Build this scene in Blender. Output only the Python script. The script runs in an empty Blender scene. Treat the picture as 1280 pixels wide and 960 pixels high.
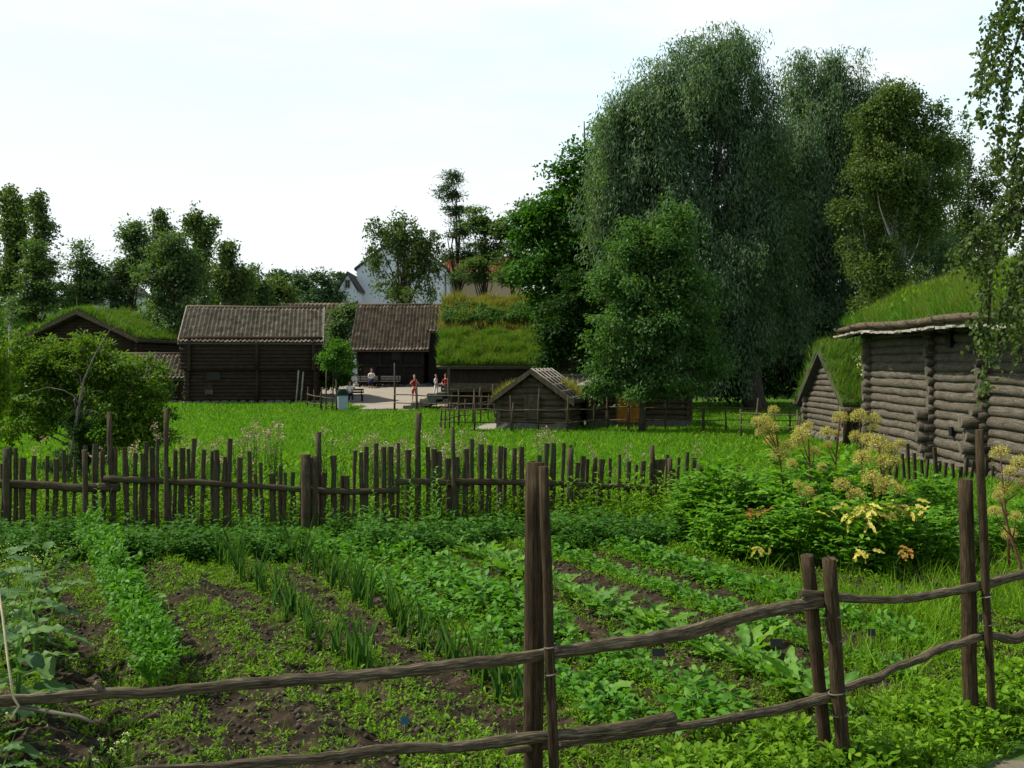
import bpy, math, random
import numpy as np
from mathutils import Vector, Matrix, Euler
R = math.radians
rnd = random.Random(7)
rng = np.random.default_rng(11)
scene = bpy.context.scene
COL = scene.collection
F = 1244.4; CAMZ = 2.3; YH = 455.0

# ---------------------------------------------------------------- camera, world, sun, exposure
cam_d = bpy.data.cameras.new('camera'); cam = bpy.data.objects.new('camera', cam_d); COL.objects.link(cam)
cam_d.sensor_width = 36; cam_d.lens = 35; cam_d.clip_start = .05; cam_d.clip_end = 4000
cam_d.shift_y = -25 / 1280
cam.location = (0, 0, CAMZ); cam.rotation_euler = (R(90), 0, 0)
scene.camera = cam
SUN = Vector((-.78, .10, .95)).normalized()
w = bpy.data.worlds.new('World'); scene.world = w; w.use_nodes = True
nt = w.node_tree; nt.nodes.clear()
wo = nt.nodes.new('ShaderNodeOutputWorld'); bg = nt.nodes.new('ShaderNodeBackground')
sky = nt.nodes.new('ShaderNodeTexSky'); sky.sky_type = 'NISHITA'; sky.sun_disc = False
sky.sun_elevation = math.asin(SUN.z); sky.sun_rotation = math.atan2(SUN.x, SUN.y) % (2 * math.pi)
sky.air_density = 1.0; sky.dust_density = 2.0
tc = nt.nodes.new('ShaderNodeTexCoord')
mp = nt.nodes.new('ShaderNodeMapping'); mp.inputs['Scale'].default_value = (1.3, 1.3, 5.0)
nz = nt.nodes.new('ShaderNodeTexNoise'); nz.inputs['Scale'].default_value = 1.6; nz.inputs['Detail'].default_value = 7; nz.inputs['Roughness'].default_value = .55
rp = nt.nodes.new('ShaderNodeValToRGB')
rp.color_ramp.elements[0].position = .44; rp.color_ramp.elements[0].color = (.10, .10, .10, 1)
rp.color_ramp.elements[1].position = .60; rp.color_ramp.elements[1].color = (1, 1, 1, 1)
sx = nt.nodes.new('ShaderNodeSeparateXYZ')
hz = nt.nodes.new('ShaderNodeMapRange'); hz.inputs[1].default_value = .27; hz.inputs[2].default_value = .16; hz.inputs[3].default_value = 0; hz.inputs[4].default_value = 1
mx0 = nt.nodes.new('ShaderNodeMath'); mx0.operation = 'MAXIMUM'
mix = nt.nodes.new('ShaderNodeMix'); mix.data_type = 'RGBA'
mix.inputs[7].default_value = (13.6, 14.6, 14.9, 1)
L = nt.links.new
L(tc.outputs['Generated'], mp.inputs[0]); L(mp.outputs[0], nz.inputs[0]); L(nz.outputs[0], rp.inputs[0])
L(tc.outputs['Generated'], sx.inputs[0]); L(sx.outputs[2], hz.inputs[0])
L(rp.outputs[0], mx0.inputs[0]); L(hz.outputs[0], mx0.inputs[1]); 
hi_ = nt.nodes.new('ShaderNodeMapRange'); hi_.inputs[1].default_value = .40; hi_.inputs[2].default_value = .70; hi_.inputs[3].default_value = 1; hi_.inputs[4].default_value = .15
mm_ = nt.nodes.new('ShaderNodeMath'); mm_.operation = 'MULTIPLY'; L(sx.outputs[2], hi_.inputs[0]); L(mx0.outputs[0], mm_.inputs[0]); L(hi_.outputs[0], mm_.inputs[1]); L(mm_.outputs[0], mix.inputs[0])
veil = nt.nodes.new('ShaderNodeVectorMath'); veil.operation = 'SCALE'; veil.inputs[0].default_value = (9.4, 12.4, 13.2); L(hi_.outputs[0], veil.inputs[3])
addv = nt.nodes.new('ShaderNodeVectorMath'); addv.operation = 'ADD'; L(sky.outputs[0], addv.inputs[0]); L(veil.outputs[0], addv.inputs[1]); L(addv.outputs[0], mix.inputs[6]); L(mix.outputs[2], bg.inputs[0]); bg.inputs[1].default_value = .052
L(bg.outputs[0], wo.inputs[0])
sd = bpy.data.lights.new('sun', 'SUN'); so = bpy.data.objects.new('sun', sd); COL.objects.link(so)
sd.energy = 5.0; sd.angle = R(.8); sd.color = (1, .94, .82)
so.rotation_euler = SUN.to_track_quat('Z', 'Y').to_euler()
so.location = (0, 0, 40)
vs = scene.view_settings; vs.view_transform = 'Standard'; vs.look = 'None'; vs.gamma = 1; vs.exposure = 0.5
scene.cycles.max_bounces = 6; scene.cycles.diffuse_bounces = 3; scene.cycles.transmission_bounces = 4
scene.cycles.transparent_max_bounces = 4; scene.cycles.use_denoising = True

# ---------------------------------------------------------------- helpers
def P(px, py, Y): return Vector(((px - 640) / F * Y, Y, CAMZ - (py - YH) / F * Y))
def ss(a, b, x):
    t = np.clip((x - a) / (b - a), 0, 1); return t * t * (3 - 2 * t)
_tab = rng.random((256, 256))
def vnoise(x, y):
    x = np.asarray(x, float); y = np.asarray(y, float)
    xi = np.floor(x).astype(int); yi = np.floor(y).astype(int); fx = x - xi; fy = y - yi
    fx = fx * fx * (3 - 2 * fx); fy = fy * fy * (3 - 2 * fy)
    a = _tab[xi & 255, yi & 255]; b = _tab[(xi + 1) & 255, yi & 255]; c = _tab[xi & 255, (yi + 1) & 255]; d = _tab[(xi + 1) & 255, (yi + 1) & 255]
    return (a * (1 - fx) + b * fx) * (1 - fy) + (c * (1 - fx) + d * fx) * fy
def fbm(x, y, o=4):
    s = 0; a = .5
    for i in range(o):
        s = s + a * vnoise(x * 2 ** i + 17 * i, y * 2 ** i + 31 * i); a *= .5
    return s / (1 - .5 ** o)
def rowu(x, y): return .89 * x + .456 * y
def fence_line(x):   # y of the foreground rail fence at x
    return 4.638 + .59 * x
def base_h(x, y):
    x = np.asarray(x, float); y = np.asarray(y, float)
    h = -.5 * ss(16, 42, y) + .3 * ss(48, 66, y) + .8 * ss(66, 77, y)
    return h + .06 * (fbm(x * .25 + 9, y * .25) - .5) * ss(5, 12, y)
def garden_mask(x, y):
    return ss(.25, .7, (y - fence_line(x)) / 1.16) * (1 - ss(12.3, 13.0, y - .1 * x)) * (1 - ss(5.2, 6.2, x - .12 * (y - 8)))
def gh(x, y, fine=True):
    x = np.asarray(x, float); y = np.asarray(y, float)
    h = base_h(x, y)
    g = garden_mask(x, y)
    u = rowu(x, y)
    h = h + g * .05 * np.cos((u - .95) * 2 * math.pi / .78)
    if fine:
        h = h + g * (.10 * (fbm(x * 5, y * 5, 4) - .5) + .05 * (fbm(x * 16 + 5, y * 16, 3) - .5))
    return h
def G(x, y): return float(gh(x, y, False))
def onG(px, Y):
    x = (px - 640) / F * Y
    return Vector((x, Y, G(x, Y)))

def tag(o, label=None, cat=None, group=None, kind=None):
    if label: o['label'] = label
    if cat: o['category'] = cat
    if group: o['group'] = group
    if kind: o['kind'] = kind
    return o
def empty(name, loc, rz=0, label=None, cat=None, group=None):
    o = bpy.data.objects.new(name, None); COL.objects.link(o); o.location = loc; o.rotation_euler = (0, 0, rz)
    o.empty_display_size = .2
    return tag(o, label, cat, group)
def copy_tree(o, parent=None):
    c = o.copy(); COL.objects.link(c)
    if parent: c.parent = parent
    for ch in list(o.children): copy_tree(ch, c)
    return c
def np_obj(name, V, Fc, mat, parent=None, smooth=False, attrs=None, uv=None):
    me = bpy.data.meshes.new(name); V = np.ascontiguousarray(V, dtype=np.float32); Fc = np.ascontiguousarray(Fc, dtype=np.int32)
    n, k = Fc.shape
    me.vertices.add(len(V)); me.vertices.foreach_set('co', V.ravel())
    me.loops.add(n * k); me.loops.foreach_set('vertex_index', Fc.ravel())
    me.polygons.add(n); me.polygons.foreach_set('loop_start', np.arange(n, dtype=np.int32) * k)
    if smooth: me.polygons.foreach_set('use_smooth', np.ones(n, dtype=bool))
    if attrs:
        for an, av in attrs.items():
            a = me.attributes.new(an, 'FLOAT', 'POINT'); a.data.foreach_set('value', np.ascontiguousarray(av, dtype=np.float32))
    if uv is not None:
        l = me.uv_layers.new(name='UVMap'); l.data.foreach_set('uv', np.ascontiguousarray(uv, dtype=np.float32)[Fc.ravel()].ravel())
    me.update(calc_edges=True)
    for m in (mat if isinstance(mat, (list, tuple)) else [mat]): me.materials.append(m)
    o = bpy.data.objects.new(name, me); COL.objects.link(o)
    if parent: o.parent = parent
    return o

class MB:
    """collects shapes into one mesh, with uv in metres (v along the grain)"""
    def __init__(s): s.v = []; s.f = []; s.uv = []; s.sm = []
    def face(s, idx, uvs, sm=False): s.f.append(idx); s.uv.append(uvs); s.sm.append(sm)
    def box(s, c, size, rot=None, jit=0, M=None):
        hx, hy, hz = [a / 2 for a in size]
        b = len(s.v); o = rnd.random() * 9
        m = M if M is not None else (Euler(rot).to_matrix() if rot else None)
        for x, y, z in ((-1,-1,-1),(1,-1,-1),(1,1,-1),(-1,1,-1),(-1,-1,1),(1,-1,1),(1,1,1),(-1,1,1)):
            p = Vector((x*hx + rnd.uniform(-jit, jit), y*hy + rnd.uniform(-jit, jit), z*hz + rnd.uniform(-jit, jit)))
            if m: p = m @ p
            s.v.append(p + Vector(c))
        L0 = max(range(3), key=lambda i: size[i]); loc = ((-hx,-hy,-hz),(hx,-hy,-hz),(hx,hy,-hz),(-hx,hy,-hz),(-hx,-hy,hz),(hx,-hy,hz),(hx,hy,hz),(-hx,hy,hz))
        others = [i for i in range(3) if i != L0]
        for q in ((3,2,1,0),(4,5,6,7),(0,1,5,4),(1,2,6,5),(2,3,7,6),(3,0,4,7)):
            s.face([b + i for i in q], [(loc[i][others[0]] + loc[i][others[1]] + o, loc[i][L0] + o) for i in q])
    def tube(s, pts, rad, sides=8, flat=1.0, jit=0.0, caps=True, sm=True, fa=None):
        pts = [Vector(p) for p in pts]
        if not isinstance(rad, (list, tuple)): rad = [rad] * len(pts)
        b = len(s.v); o = rnd.random() * 9; Lc = 0; Ls = []
        t0 = (pts[1] - pts[0]).normalized()
        ref = Vector(fa) if fa is not None else (Vector((0, 0, 1)) if abs(t0.z) < .8 else Vector((1, 0, 0)))
        n = (ref - ref.dot(t0) * t0).normalized()
        for i, p in enumerate(pts):
            t = (pts[min(i + 1, len(pts) - 1)] - pts[max(i - 1, 0)])
            t = t.normalized() if t.length > 1e-9 else t0
            n = (n - n.dot(t) * t).normalized(); bn = t.cross(n)
            if i: Lc += (p - pts[i - 1]).length
            Ls.append(Lc)
            for k in range(sides):
                a = 2 * math.pi * k / sides; r = rad[i] * (1 + rnd.uniform(-jit, jit))
                s.v.append(p + n * math.cos(a) * r + bn * math.sin(a) * r * flat)
        per = 2 * math.pi * max(rad)
        for i in range(len(pts) - 1):
            for k in range(sides):
                k2 = (k + 1) % sides
                s.face([b + i*sides + k, b + i*sides + k2, b + (i+1)*sides + k2, b + (i+1)*sides + k],
                       [(per*k/sides + o, Ls[i] + o), (per*(k+1)/sides + o, Ls[i] + o), (per*(k+1)/sides + o, Ls[i+1] + o), (per*k/sides + o, Ls[i+1] + o)], sm)
        if caps:
            for base, rev in ((b, True), (b + (len(pts)-1)*sides, False)):
                q = [base + k for k in range(sides)]
                if rev: q = q[::-1]
                s.face(q, [(s.v[i][0] * .3 + o, s.v[i][1] * .3 + s.v[i][2] * .3) for i in q])
    def poly(s, pts, uvs=None):
        b = len(s.v); s.v += [Vector(p) for p in pts]
        s.face(list(range(b, b + len(pts))), uvs or [(p[0] + p[1], p[2]) for p in pts])
    def prism(s, pts, d):
        """closed prism: polygon pts extruded by vector d"""
        b = len(s.v); n = len(pts); d = Vector(d)
        s.v += [Vector(p) for p in pts] + [Vector(p) + d for p in pts]
        g = lambda i: (s.v[i][0] + s.v[i][1], s.v[i][2])
        for q in ([b + i for i in range(n)][::-1], [b + n + i for i in range(n)]): s.face(q, [g(i) for i in q])
        for i in range(n):
            j = (i + 1) % n; q = [b + i, b + j, b + n + j, b + n + i]; s.face(q, [g(k) for k in q])
    def build(s, name, mat, parent=None):
        me = bpy.data.meshes.new(name); me.from_pydata([tuple(v) for v in s.v], [], s.f)
        l = me.uv_layers.new(name='UVMap'); me.polygons.foreach_set('use_smooth', s.sm)
        l.data.foreach_set('uv', [c for u in s.uv for p in u for c in p])
        me.materials.append(mat); me.update()
        o = bpy.data.objects.new(name, me); COL.objects.link(o)
        if parent: o.parent = parent
        return o

# ---------------------------------------------------------------- materials
def mat_base(name):
    m = bpy.data.materials.new(name); m.use_nodes = True; nt = m.node_tree
    b = nt.nodes['Principled BSDF']; b.inputs['Roughness'].default_value = .9; b.inputs['Specular IOR Level'].default_value = .08
    return m, nt, b, nt.nodes['Material Output']
def ramp(nt, fac, cols):
    r = nt.nodes.new('ShaderNodeValToRGB'); e = r.color_ramp.elements
    while len(e) < len(cols): e.new(.5)
    for i, (p, c) in enumerate(cols): e[i].position = p; e[i].color = (*c, 1)
    nt.links.new(fac, r.inputs[0]); return r.outputs[0]
def noise(nt, vec, scale, det=4, rough=.55, dist=0):
    n = nt.nodes.new('ShaderNodeTexNoise'); n.inputs['Scale'].default_value = scale; n.inputs['Detail'].default_value = det
    n.inputs['Roughness'].default_value = rough; n.inputs['Distortion'].default_value = dist
    if vec: nt.links.new(vec, n.inputs[0])
    return n.outputs[0]
def mapping(nt, vec, sc):
    m = nt.nodes.new('ShaderNodeMapping'); m.inputs['Scale'].default_value = sc; nt.links.new(vec, m.inputs[0]); return m.outputs[0]
def mixc(nt, fac, a, b, bt='MIX'):
    m = nt.nodes.new('ShaderNodeMix'); m.data_type = 'RGBA'; m.blend_type = bt
    for s, v in ((0, fac), (6, a), (7, b)):
        if isinstance(v, (int, float)): m.inputs[s].default_value = v
        elif isinstance(v, tuple): m.inputs[s].default_value = (*v, 1)
        else: nt.links.new(v, m.inputs[s])
    return m.outputs[2]
def bump(nt, b, h, st, d):
    n = nt.nodes.new('ShaderNodeBump'); n.inputs['Strength'].default_value = st; n.inputs['Distance'].default_value = d
    nt.links.new(h, n.inputs['Height']); nt.links.new(n.outputs[0], b.inputs['Normal'])
def wood(name, dark, mid, light, grain=55, moss=None, bd=.006):
    m, nt, b, o = mat_base(name)
    uv = nt.nodes.new('ShaderNodeTexCoord').outputs['UV']; ob = nt.nodes.new('ShaderNodeTexCoord').outputs['Object']
    g0 = noise(nt, mapping(nt, uv, (grain, 1.6, 1)), 1, 8, .75, .15)
    g1 = noise(nt, mapping(nt, uv, (grain * 3.2, 9, 1)), 1, 4, .7)
    mm = nt.nodes.new('ShaderNodeMath'); mm.operation = 'MULTIPLY_ADD'; nt.links.new(g1, mm.inputs[0]); mm.inputs[1].default_value = .55
    m2 = nt.nodes.new('ShaderNodeMath'); m2.operation = 'MULTIPLY'; nt.links.new(g0, m2.inputs[0]); m2.inputs[1].default_value = .45; nt.links.new(m2.outputs[0], mm.inputs[2]); g = mm.outputs[0]
    big = noise(nt, mapping(nt, ob, (4, 4, 4)), 1, 6, .7)
    c = ramp(nt, g, [(.36, dark), (.5, mid), (.62, light)])
    c2 = mixc(nt, big, (.25, .25, .25), (1.75, 1.7, 1.6))
    c = mixc(nt, 1.0, c, c2, 'MULTIPLY')
    if moss:
        mf = ramp(nt, noise(nt, ob, 3.5, 5), [(.52, (0, 0, 0)), (.66, (1, 1, 1))])
        c = mixc(nt, mf, c, moss)
    nt.links.new(c, b.inputs['Base Color']); bump(nt, b, g, 1.0, bd)
    return m
def leafmat(name, cols, trans=.3, rough=.55, spec=.25, nscale=.6):
    """cols: colours spread over the leaves at random, plus slow variation through the plant"""
    cols = [(c_[0] * .96, c_[1] * 1.04, c_[2] * .72) for c_ in cols]
    m, nt, b, o = mat_base(name)
    g = nt.nodes.new('ShaderNodeNewGeometry'); ob = nt.nodes.new('ShaderNodeTexCoord').outputs['Object']
    k = len(cols); c = ramp(nt, g.outputs['Random Per Island'], [(i / max(1, k - 1), cc) for i, cc in enumerate(cols)])
    n = noise(nt, ob, nscale, 3)
    c = mixc(nt, 1.0, c, mixc(nt, n, (.62, .66, .6), (1.38, 1.34, 1.3)), 'MULTIPLY')
    nt.links.new(c, b.inputs['Base Color']); b.inputs['Roughness'].default_value = rough; b.inputs['Specular IOR Level'].default_value = spec
    t = nt.nodes.new('ShaderNodeBsdfTranslucent'); nt.links.new(mixc(nt, 1.0, c, (1.6, 1.7, .45), 'MULTIPLY'), t.inputs[0])
    s = nt.nodes.new('ShaderNodeMixShader'); s.inputs[0].default_value = trans
    nt.links.new(b.outputs[0], s.inputs[1]); nt.links.new(t.outputs[0], s.inputs[2]); nt.links.new(s.outputs[0], o.inputs[0])
    return m
def plain(name, col, rough=.8, var=.25, sc=6, bd=0, spec=.15):
    m, nt, b, o = mat_base(name); b.inputs['Roughness'].default_value = rough; b.inputs['Specular IOR Level'].default_value = spec
    ob = nt.nodes.new('ShaderNodeTexCoord').outputs['Object']; n = noise(nt, ob, sc, 5)
    c = mixc(nt, n, tuple(x * (1 - var * 1.6) for x in col), tuple(x * (1 + var * 1.6) for x in col))
    nt.links.new(c, b.inputs['Base Color'])
    if bd: bump(nt, b, n, .6, bd)
    return m
M = {}
M['rail'] = wood('weathered_rail_wood', (.014, .010, .006), (.060, .048, .032), (.25, .215, .155), 55, bd=.004)
M['post'] = wood('brown_post_wood', (.010, .007, .004), (.034, .024, .014), (.085, .064, .040), 60, bd=.004)
M['picket'] = wood('old_picket_wood', (.012, .010, .006), (.048, .038, .024), (.13, .108, .075), 60, (.045, .06, .025))
M['greylog'] = wood('silver_grey_logs', (.007, .006, .005), (.070, .061, .049), (.19, .172, .142), 50, bd=.012)
M['darklog'] = wood('tarred_logs', (.012, .009, .007), (.030, .022, .016), (.062, .045, .032), 26, bd=.01)
M['blacklog'] = wood('black_boards', (.008, .008, .009), (.016, .015, .016), (.034, .030, .028), 20, bd=.01)
M['brownboard'] = wood('brown_boards', (.018, .013, .009), (.040, .029, .020), (.078, .058, .042), 22, bd=.01)
M['hutlog'] = wood('grey_brown_logs', (.022, .017, .012), (.060, .048, .034), (.12, .098, .073), 24, bd=.01)
M['lightwood'] = wood('bleached_wood', (.10, .095, .085), (.24, .225, .20), (.42, .40, .36), 40, bd=.004)
M['bark'] = wood('dark_bark', (.018, .015, .011), (.045, .038, .030), (.09, .08, .065), 18, bd=.02)
M['greybark'] = wood('grey_twig_bark', (.06, .055, .045), (.13, .12, .10), (.22, .20, .17), 18, bd=.01)
M['birchbark'] = wood('pale_birch_bark', (.05, .048, .044), (.28, .27, .25), (.5, .49, .46), 8, bd=.01)
M['orange'] = wood('orange_board', (.24, .095, .02), (.36, .15, .035), (.44, .20, .055), 12, bd=.002)
def tilemat(name, col):
    m, nt, b, o = mat_base(name); a = nt.nodes.new('ShaderNodeAttribute'); a.attribute_name = 'tilevar'
    ob = nt.nodes.new('ShaderNodeTexCoord').outputs['Object']; n = noise(nt, ob, 1.2, 5, .65)
    c = ramp(nt, a.outputs['Fac'], [(0, tuple(x * .6 for x in col)), (.5, col), (.85, tuple(x * 1.2 for x in col)), (1, tuple(x * 1.5 for x in col))])
    c = mixc(nt, 1.0, c, mixc(nt, n, (.6, .62, .6), (1.4, 1.36, 1.3)), 'MULTIPLY'); nt.links.new(c, b.inputs['Base Color']); return m
M['tile'] = plain('weathered_clay_tile', (.20, .165, .13), .85, .45, 7, .01)
M['tile2'] = plain('brown_clay_tile', (.16, .125, .095), .85, .4, 7, .01)
M['tile'] = tilemat('weathered_clay_tile', (.175, .142, .105)); M['tile2'] = tilemat('brown_clay_tile', (.15, .115, .082))
M['orangetile'] = plain('orange_roof_tile', (.36, .11, .05), .8, .25, 2)
M['stone'] = plain('grey_fieldstone', (.105, .098, .086), .9, .4, 7, .02)
M['plaster_blue'] = plain('pale_blue_plaster', (.50, .54, .58), .9, .06, .4)
M['plaster_tan'] = plain('tan_plaster', (.36, .28, .18), .9, .08, .5)
M['plaster_white'] = plain('white_plaster', (.52, .52, .50), .9, .08, .8)
M['glass'] = plain('dark_window_glass', (.012, .014, .016), .4, .1, 2, 0, .2)
M['roofdark'] = plain('dark_roof_edge', (.06, .055, .05), .9, .3, 4)
M['turf'] = plain('turf_soil', (.045, .06, .02), .95, .4, 6, .02)
M['binbody'] = plain('pale_blue_grey_metal', (.30, .36, .40), .5, .08, 4)
M['bingreen'] = plain('dark_green_plastic', (.006, .035, .028), .4, .1, 4)
M['black'] = plain('black_plastic', (.012, .012, .012), .45, .1, 5)
M['blueplastic'] = plain('blue_plastic', (.01, .05, .09), .4, .1, 5)
M['rope'] = plain('pale_straw_rope', (.38, .32, .22), .9, .25, 40)
M['skin'] = plain('skin', (.42, .24, .17), .6, .06, 4)
M['red'] = plain('red_cloth', (.22, .008, .014), .85, .15, 8)
M['white'] = plain('white_cloth', (.62, .62, .62), .85, .06, 8)
M['navy'] = plain('navy_cloth', (.012, .015, .05), .85, .2, 8)
M['hairbrown'] = plain('brown_hair', (.06, .035, .02), .7, .2, 20)
M['hairblond'] = plain('fair_hair', (.26, .18, .09), .7, .2, 20)
M['shoe'] = plain('dark_shoes', (.012, .012, .012), .6, .1, 9)
M['umbel'] = leafmat('yellow_green_umbels', [(.36, .28, .11), (.46, .38, .16), (.33, .31, .12)], .2, .8, .1, 4)
M['pink'] = leafmat('faded_pink_flowers', [(.38, .21, .33), (.50, .34, .52), (.16, .11, .10), (.12, .10, .06)], .2, .8, .1, 4)
M['whiteflower'] = leafmat('white_flowers', [(.7, .7, .66), (.62, .62, .5)], .2, .8, .1, 4)
M['yellowflower'] = leafmat('pale_yellow_flowers', [(.62, .58, .28), (.7, .68, .45)], .2, .8, .1, 4)
M['stem'] = plain('green_stem', (.07, .12, .03), .7, .25, 9)
M['redstem'] = plain('reddish_stem', (.12, .055, .03), .7, .25, 9)
GR = {
 'willow': [(.045, .085, .060), (.085, .135, .105), (.17, .225, .20)],
 'maple': [(.020, .060, .010), (.034, .095, .016), (.055, .13, .026)],
 'ash': [(.032, .075, .028), (.055, .115, .044), (.10, .165, .08)],
 'birch': [(.045, .075, .030), (.07, .105, .045), (.11, .145, .065)],
 'brownbirch': [(.045, .08, .028), (.07, .11, .04), (.12, .145, .06)],
 'conifer': [(.035, .070, .045), (.055, .10, .062), (.075, .125, .08)],
 'far': [(.045, .085, .050), (.07, .115, .066), (.11, .155, .09)],
 'elder': [(.04, .085, .014), (.075, .135, .02), (.14, .20, .035)],
 'cypress': [(.09, .15, .012), (.14, .20, .02), (.06, .12, .012)],
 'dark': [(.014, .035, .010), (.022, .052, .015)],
 'young': [(.05, .12, .02), (.08, .17, .03)],
}
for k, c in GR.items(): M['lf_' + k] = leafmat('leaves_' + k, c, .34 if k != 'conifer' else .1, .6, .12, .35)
M['grass'] = leafmat('meadow_grass', [(.045, .12, .008), (.08, .185, .012), (.11, .24, .02), (.14, .22, .03)], .36, .6, .1, 1.1)
M['roofgrass'] = leafmat('roof_grass', [(.045, .12, .012), (.075, .16, .02), (.12, .18, .04)], .3, .7, .1, .9)
M['drygrass'] = leafmat('dry_roof_grass', [(.16, .16, .05), (.24, .20, .08), (.12, .13, .03)], .3, .7, .1, .9)
M['weed'] = leafmat('weeds', [(.055, .12, .010), (.095, .19, .014), (.17, .26, .028)], .35, .6, .08, .8)
M['darkweed'] = leafmat('shade_weeds', [(.028, .080, .014), (.042, .115, .022), (.07, .15, .035)], .3, .6, .07, .8)
M['crop'] = leafmat('crop_leaves', [(.045, .135, .014), (.07, .18, .022), (.10, .22, .03)], .35, .5, .15, 3)
M['turnip'] = leafmat('turnip_leaves', [(.06, .15, .028), (.085, .19, .04), (.13, .24, .05)], .35, .5, .15, 3)
M['leek'] = leafmat('leek_leaves', [(.04, .105, .03), (.065, .14, .04), (.11, .19, .06)], .3, .5, .15, 3)
M['kale'] = leafmat('kale_leaves', [(.055, .115, .055), (.075, .14, .06), (.12, .2, .08)], .3, .5, .15, 2)
M['lovage'] = leafmat('angelica_leaves', [(.045, .13, .012), (.085, .20, .02), (.16, .29, .045)], .38, .55, .12, 1.2)
M['yellowleaf'] = leafmat('yellow_leaves', [(.50, .38, .10), (.58, .46, .16), (.36, .32, .08)], .35, .55, .2, 2)
M['brownleaf'] = leafmat('withered_leaves', [(.24, .11, .03), (.32, .18, .06)], .3, .6, .1, 2)
M['litter'] = plain('leaf_litter', (.16, .13, .08), .9, .4, 20)

# ---------------------------------------------------------------- leaf clouds (numpy)
def unit(a): return a / np.maximum(np.linalg.norm(a, axis=1, keepdims=True), 1e-9)
def frames(d, roll=None, up=None):
    """columns side, dir, normal for each leaf; normal as close to up as can be"""
    d = unit(d); n = len(d)
    if up is None: up = rng.normal(size=(n, 3))
    side = unit(np.cross(d, up)); nor = np.cross(side, d)
    return np.stack([side, d, nor], axis=2)
T_DIAMOND = (np.array([(0,0,0),(.5,.45,.10),(0,1,0),(-.5,.45,.10)], float), np.array([(0,1,2,3)]))
T_LEAF = (np.array([(0,0,0),(0,.35,.05),(0,.7,.03),(0,1,-.10),(.42,.28,.12),(.40,.65,.08),(-.42,.28,.12),(-.40,.65,.08)], float),
          np.array([(0,4,1),(1,4,5),(1,5,2),(2,5,3),(0,1,6),(1,7,6),(1,2,7),(2,3,7)]))
T_BLADE = (np.array([(-.5,0,0),(.5,0,0),(.4,.5,.08),(-.4,.5,.08),(0,1,.30)], float), np.array([(0,1,2),(0,2,3),(3,2,4)]))
T_BLADE1 = (np.array([(-.5,0,0),(.5,0,0),(0,1,.12)], float), np.array([(0,1,2)]))
def big_leaf(n=7, wave=.06, droop=.35, lobes=0, tipw=.0):
    """a detailed leaf blade, length 1, half width .5"""
    V = []; Fc = []
    for i in range(n):
        t = i / (n - 1); wd = .5 * (math.sin(math.pi * min(1, t * .92 + .06)) ** .7) * (1 - .25 * t)
        if lobes: wd *= 1 - .35 * (math.cos(t * lobes * 2 * math.pi) * .5 + .5) * (t < .95)
        z = -droop * t * t
        for sx_ in (-1, -.5, 0, .5, 1):
            V.append((sx_ * wd, t, z + .10 * abs(sx_) * (1 - t) + wave * math.sin(t * 17 + sx_ * 3) * abs(sx_)))
    for i in range(n - 1):
        for j in range(4):
            a = i * 5 + j; Fc += [(a, a + 1, a + 6), (a, a + 6, a + 5)]
    return np.array(V), np.array(Fc)
T_BIG = big_leaf(); T_LOBED = big_leaf(9, .08, .3, 3); T_BIG_FLAT = big_leaf(6, .03, .12)
def scat(tpl, pos, fr, ln, wd):
    tv, tf = tpl; n = len(pos)
    ln = np.broadcast_to(ln, (n,)); wd = np.broadcast_to(wd, (n,))
    S = np.stack([wd, ln, ln], axis=1)
    loc = tv[None] * S[:, None, :]
    V = np.einsum('nij,nkj->nki', fr, loc) + pos[:, None, :]
    Fc = tf[None] + (np.arange(n) * len(tv))[:, None, None]
    return V.reshape(-1, 3), Fc.reshape(-1, tf.shape[1])
def merge(parts):
    Vs = []; Fs = []; b = 0
    for V, Fc in parts: Vs.append(V); Fs.append(Fc + b); b += len(V)
    return np.concatenate(Vs), np.concatenate(Fs)
def rdir(n): return unit(rng.normal(size=(n, 3)))

# ---------------------------------------------------------------- ground
def axis(segs):
    out = []
    for a, b, st in segs: out += list(np.arange(a, b, st))
    return np.array(out)
def geo(a, b, k):
    out = [a]
    st = abs(b - a) * k
    while out[-1] < b: out.append(out[-1] + st); st *= 1.35
    return out
xs = np.concatenate([-np.array(geo(16, 2500, .0008))[::-1], axis([(-16, -6.5, .25), (-6.5, 6.5, .05), (6.5, 16, .25)])])
xs = np.concatenate([xs, np.array(geo(16, 2500, .0008))])
ys = np.concatenate([-np.array(geo(2, 2500, .0008))[::-1], axis([(-1.5, 4, .3), (4, 13.4, .045), (13.4, 20, .15), (20, 80, .5)]), np.array(geo(80, 3000, .0008))])
X, Y = np.meshgrid(xs, ys, indexing='xy')
Z = gh(X, Y)
nx, ny = len(xs), len(ys)
i = np.arange(ny - 1)[:, None] * nx + np.arange(nx - 1)[None, :]
FQ = np.stack([i, i + 1, i + 1 + nx, i + nx], axis=-1).reshape(-1, 4)
def path_mask(x, y):      # gravel path in front of the rail fence
    d = (fence_line(x) - y) / 1.16 + .12 * (fbm(x * 2, y * 2) - .5)
    return ss(.42, .62, d + .25 * (fbm(x * 6, y * 6, 3) - .5)) * (1 - ss(2.6, 2.8, d)) * .55
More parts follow.
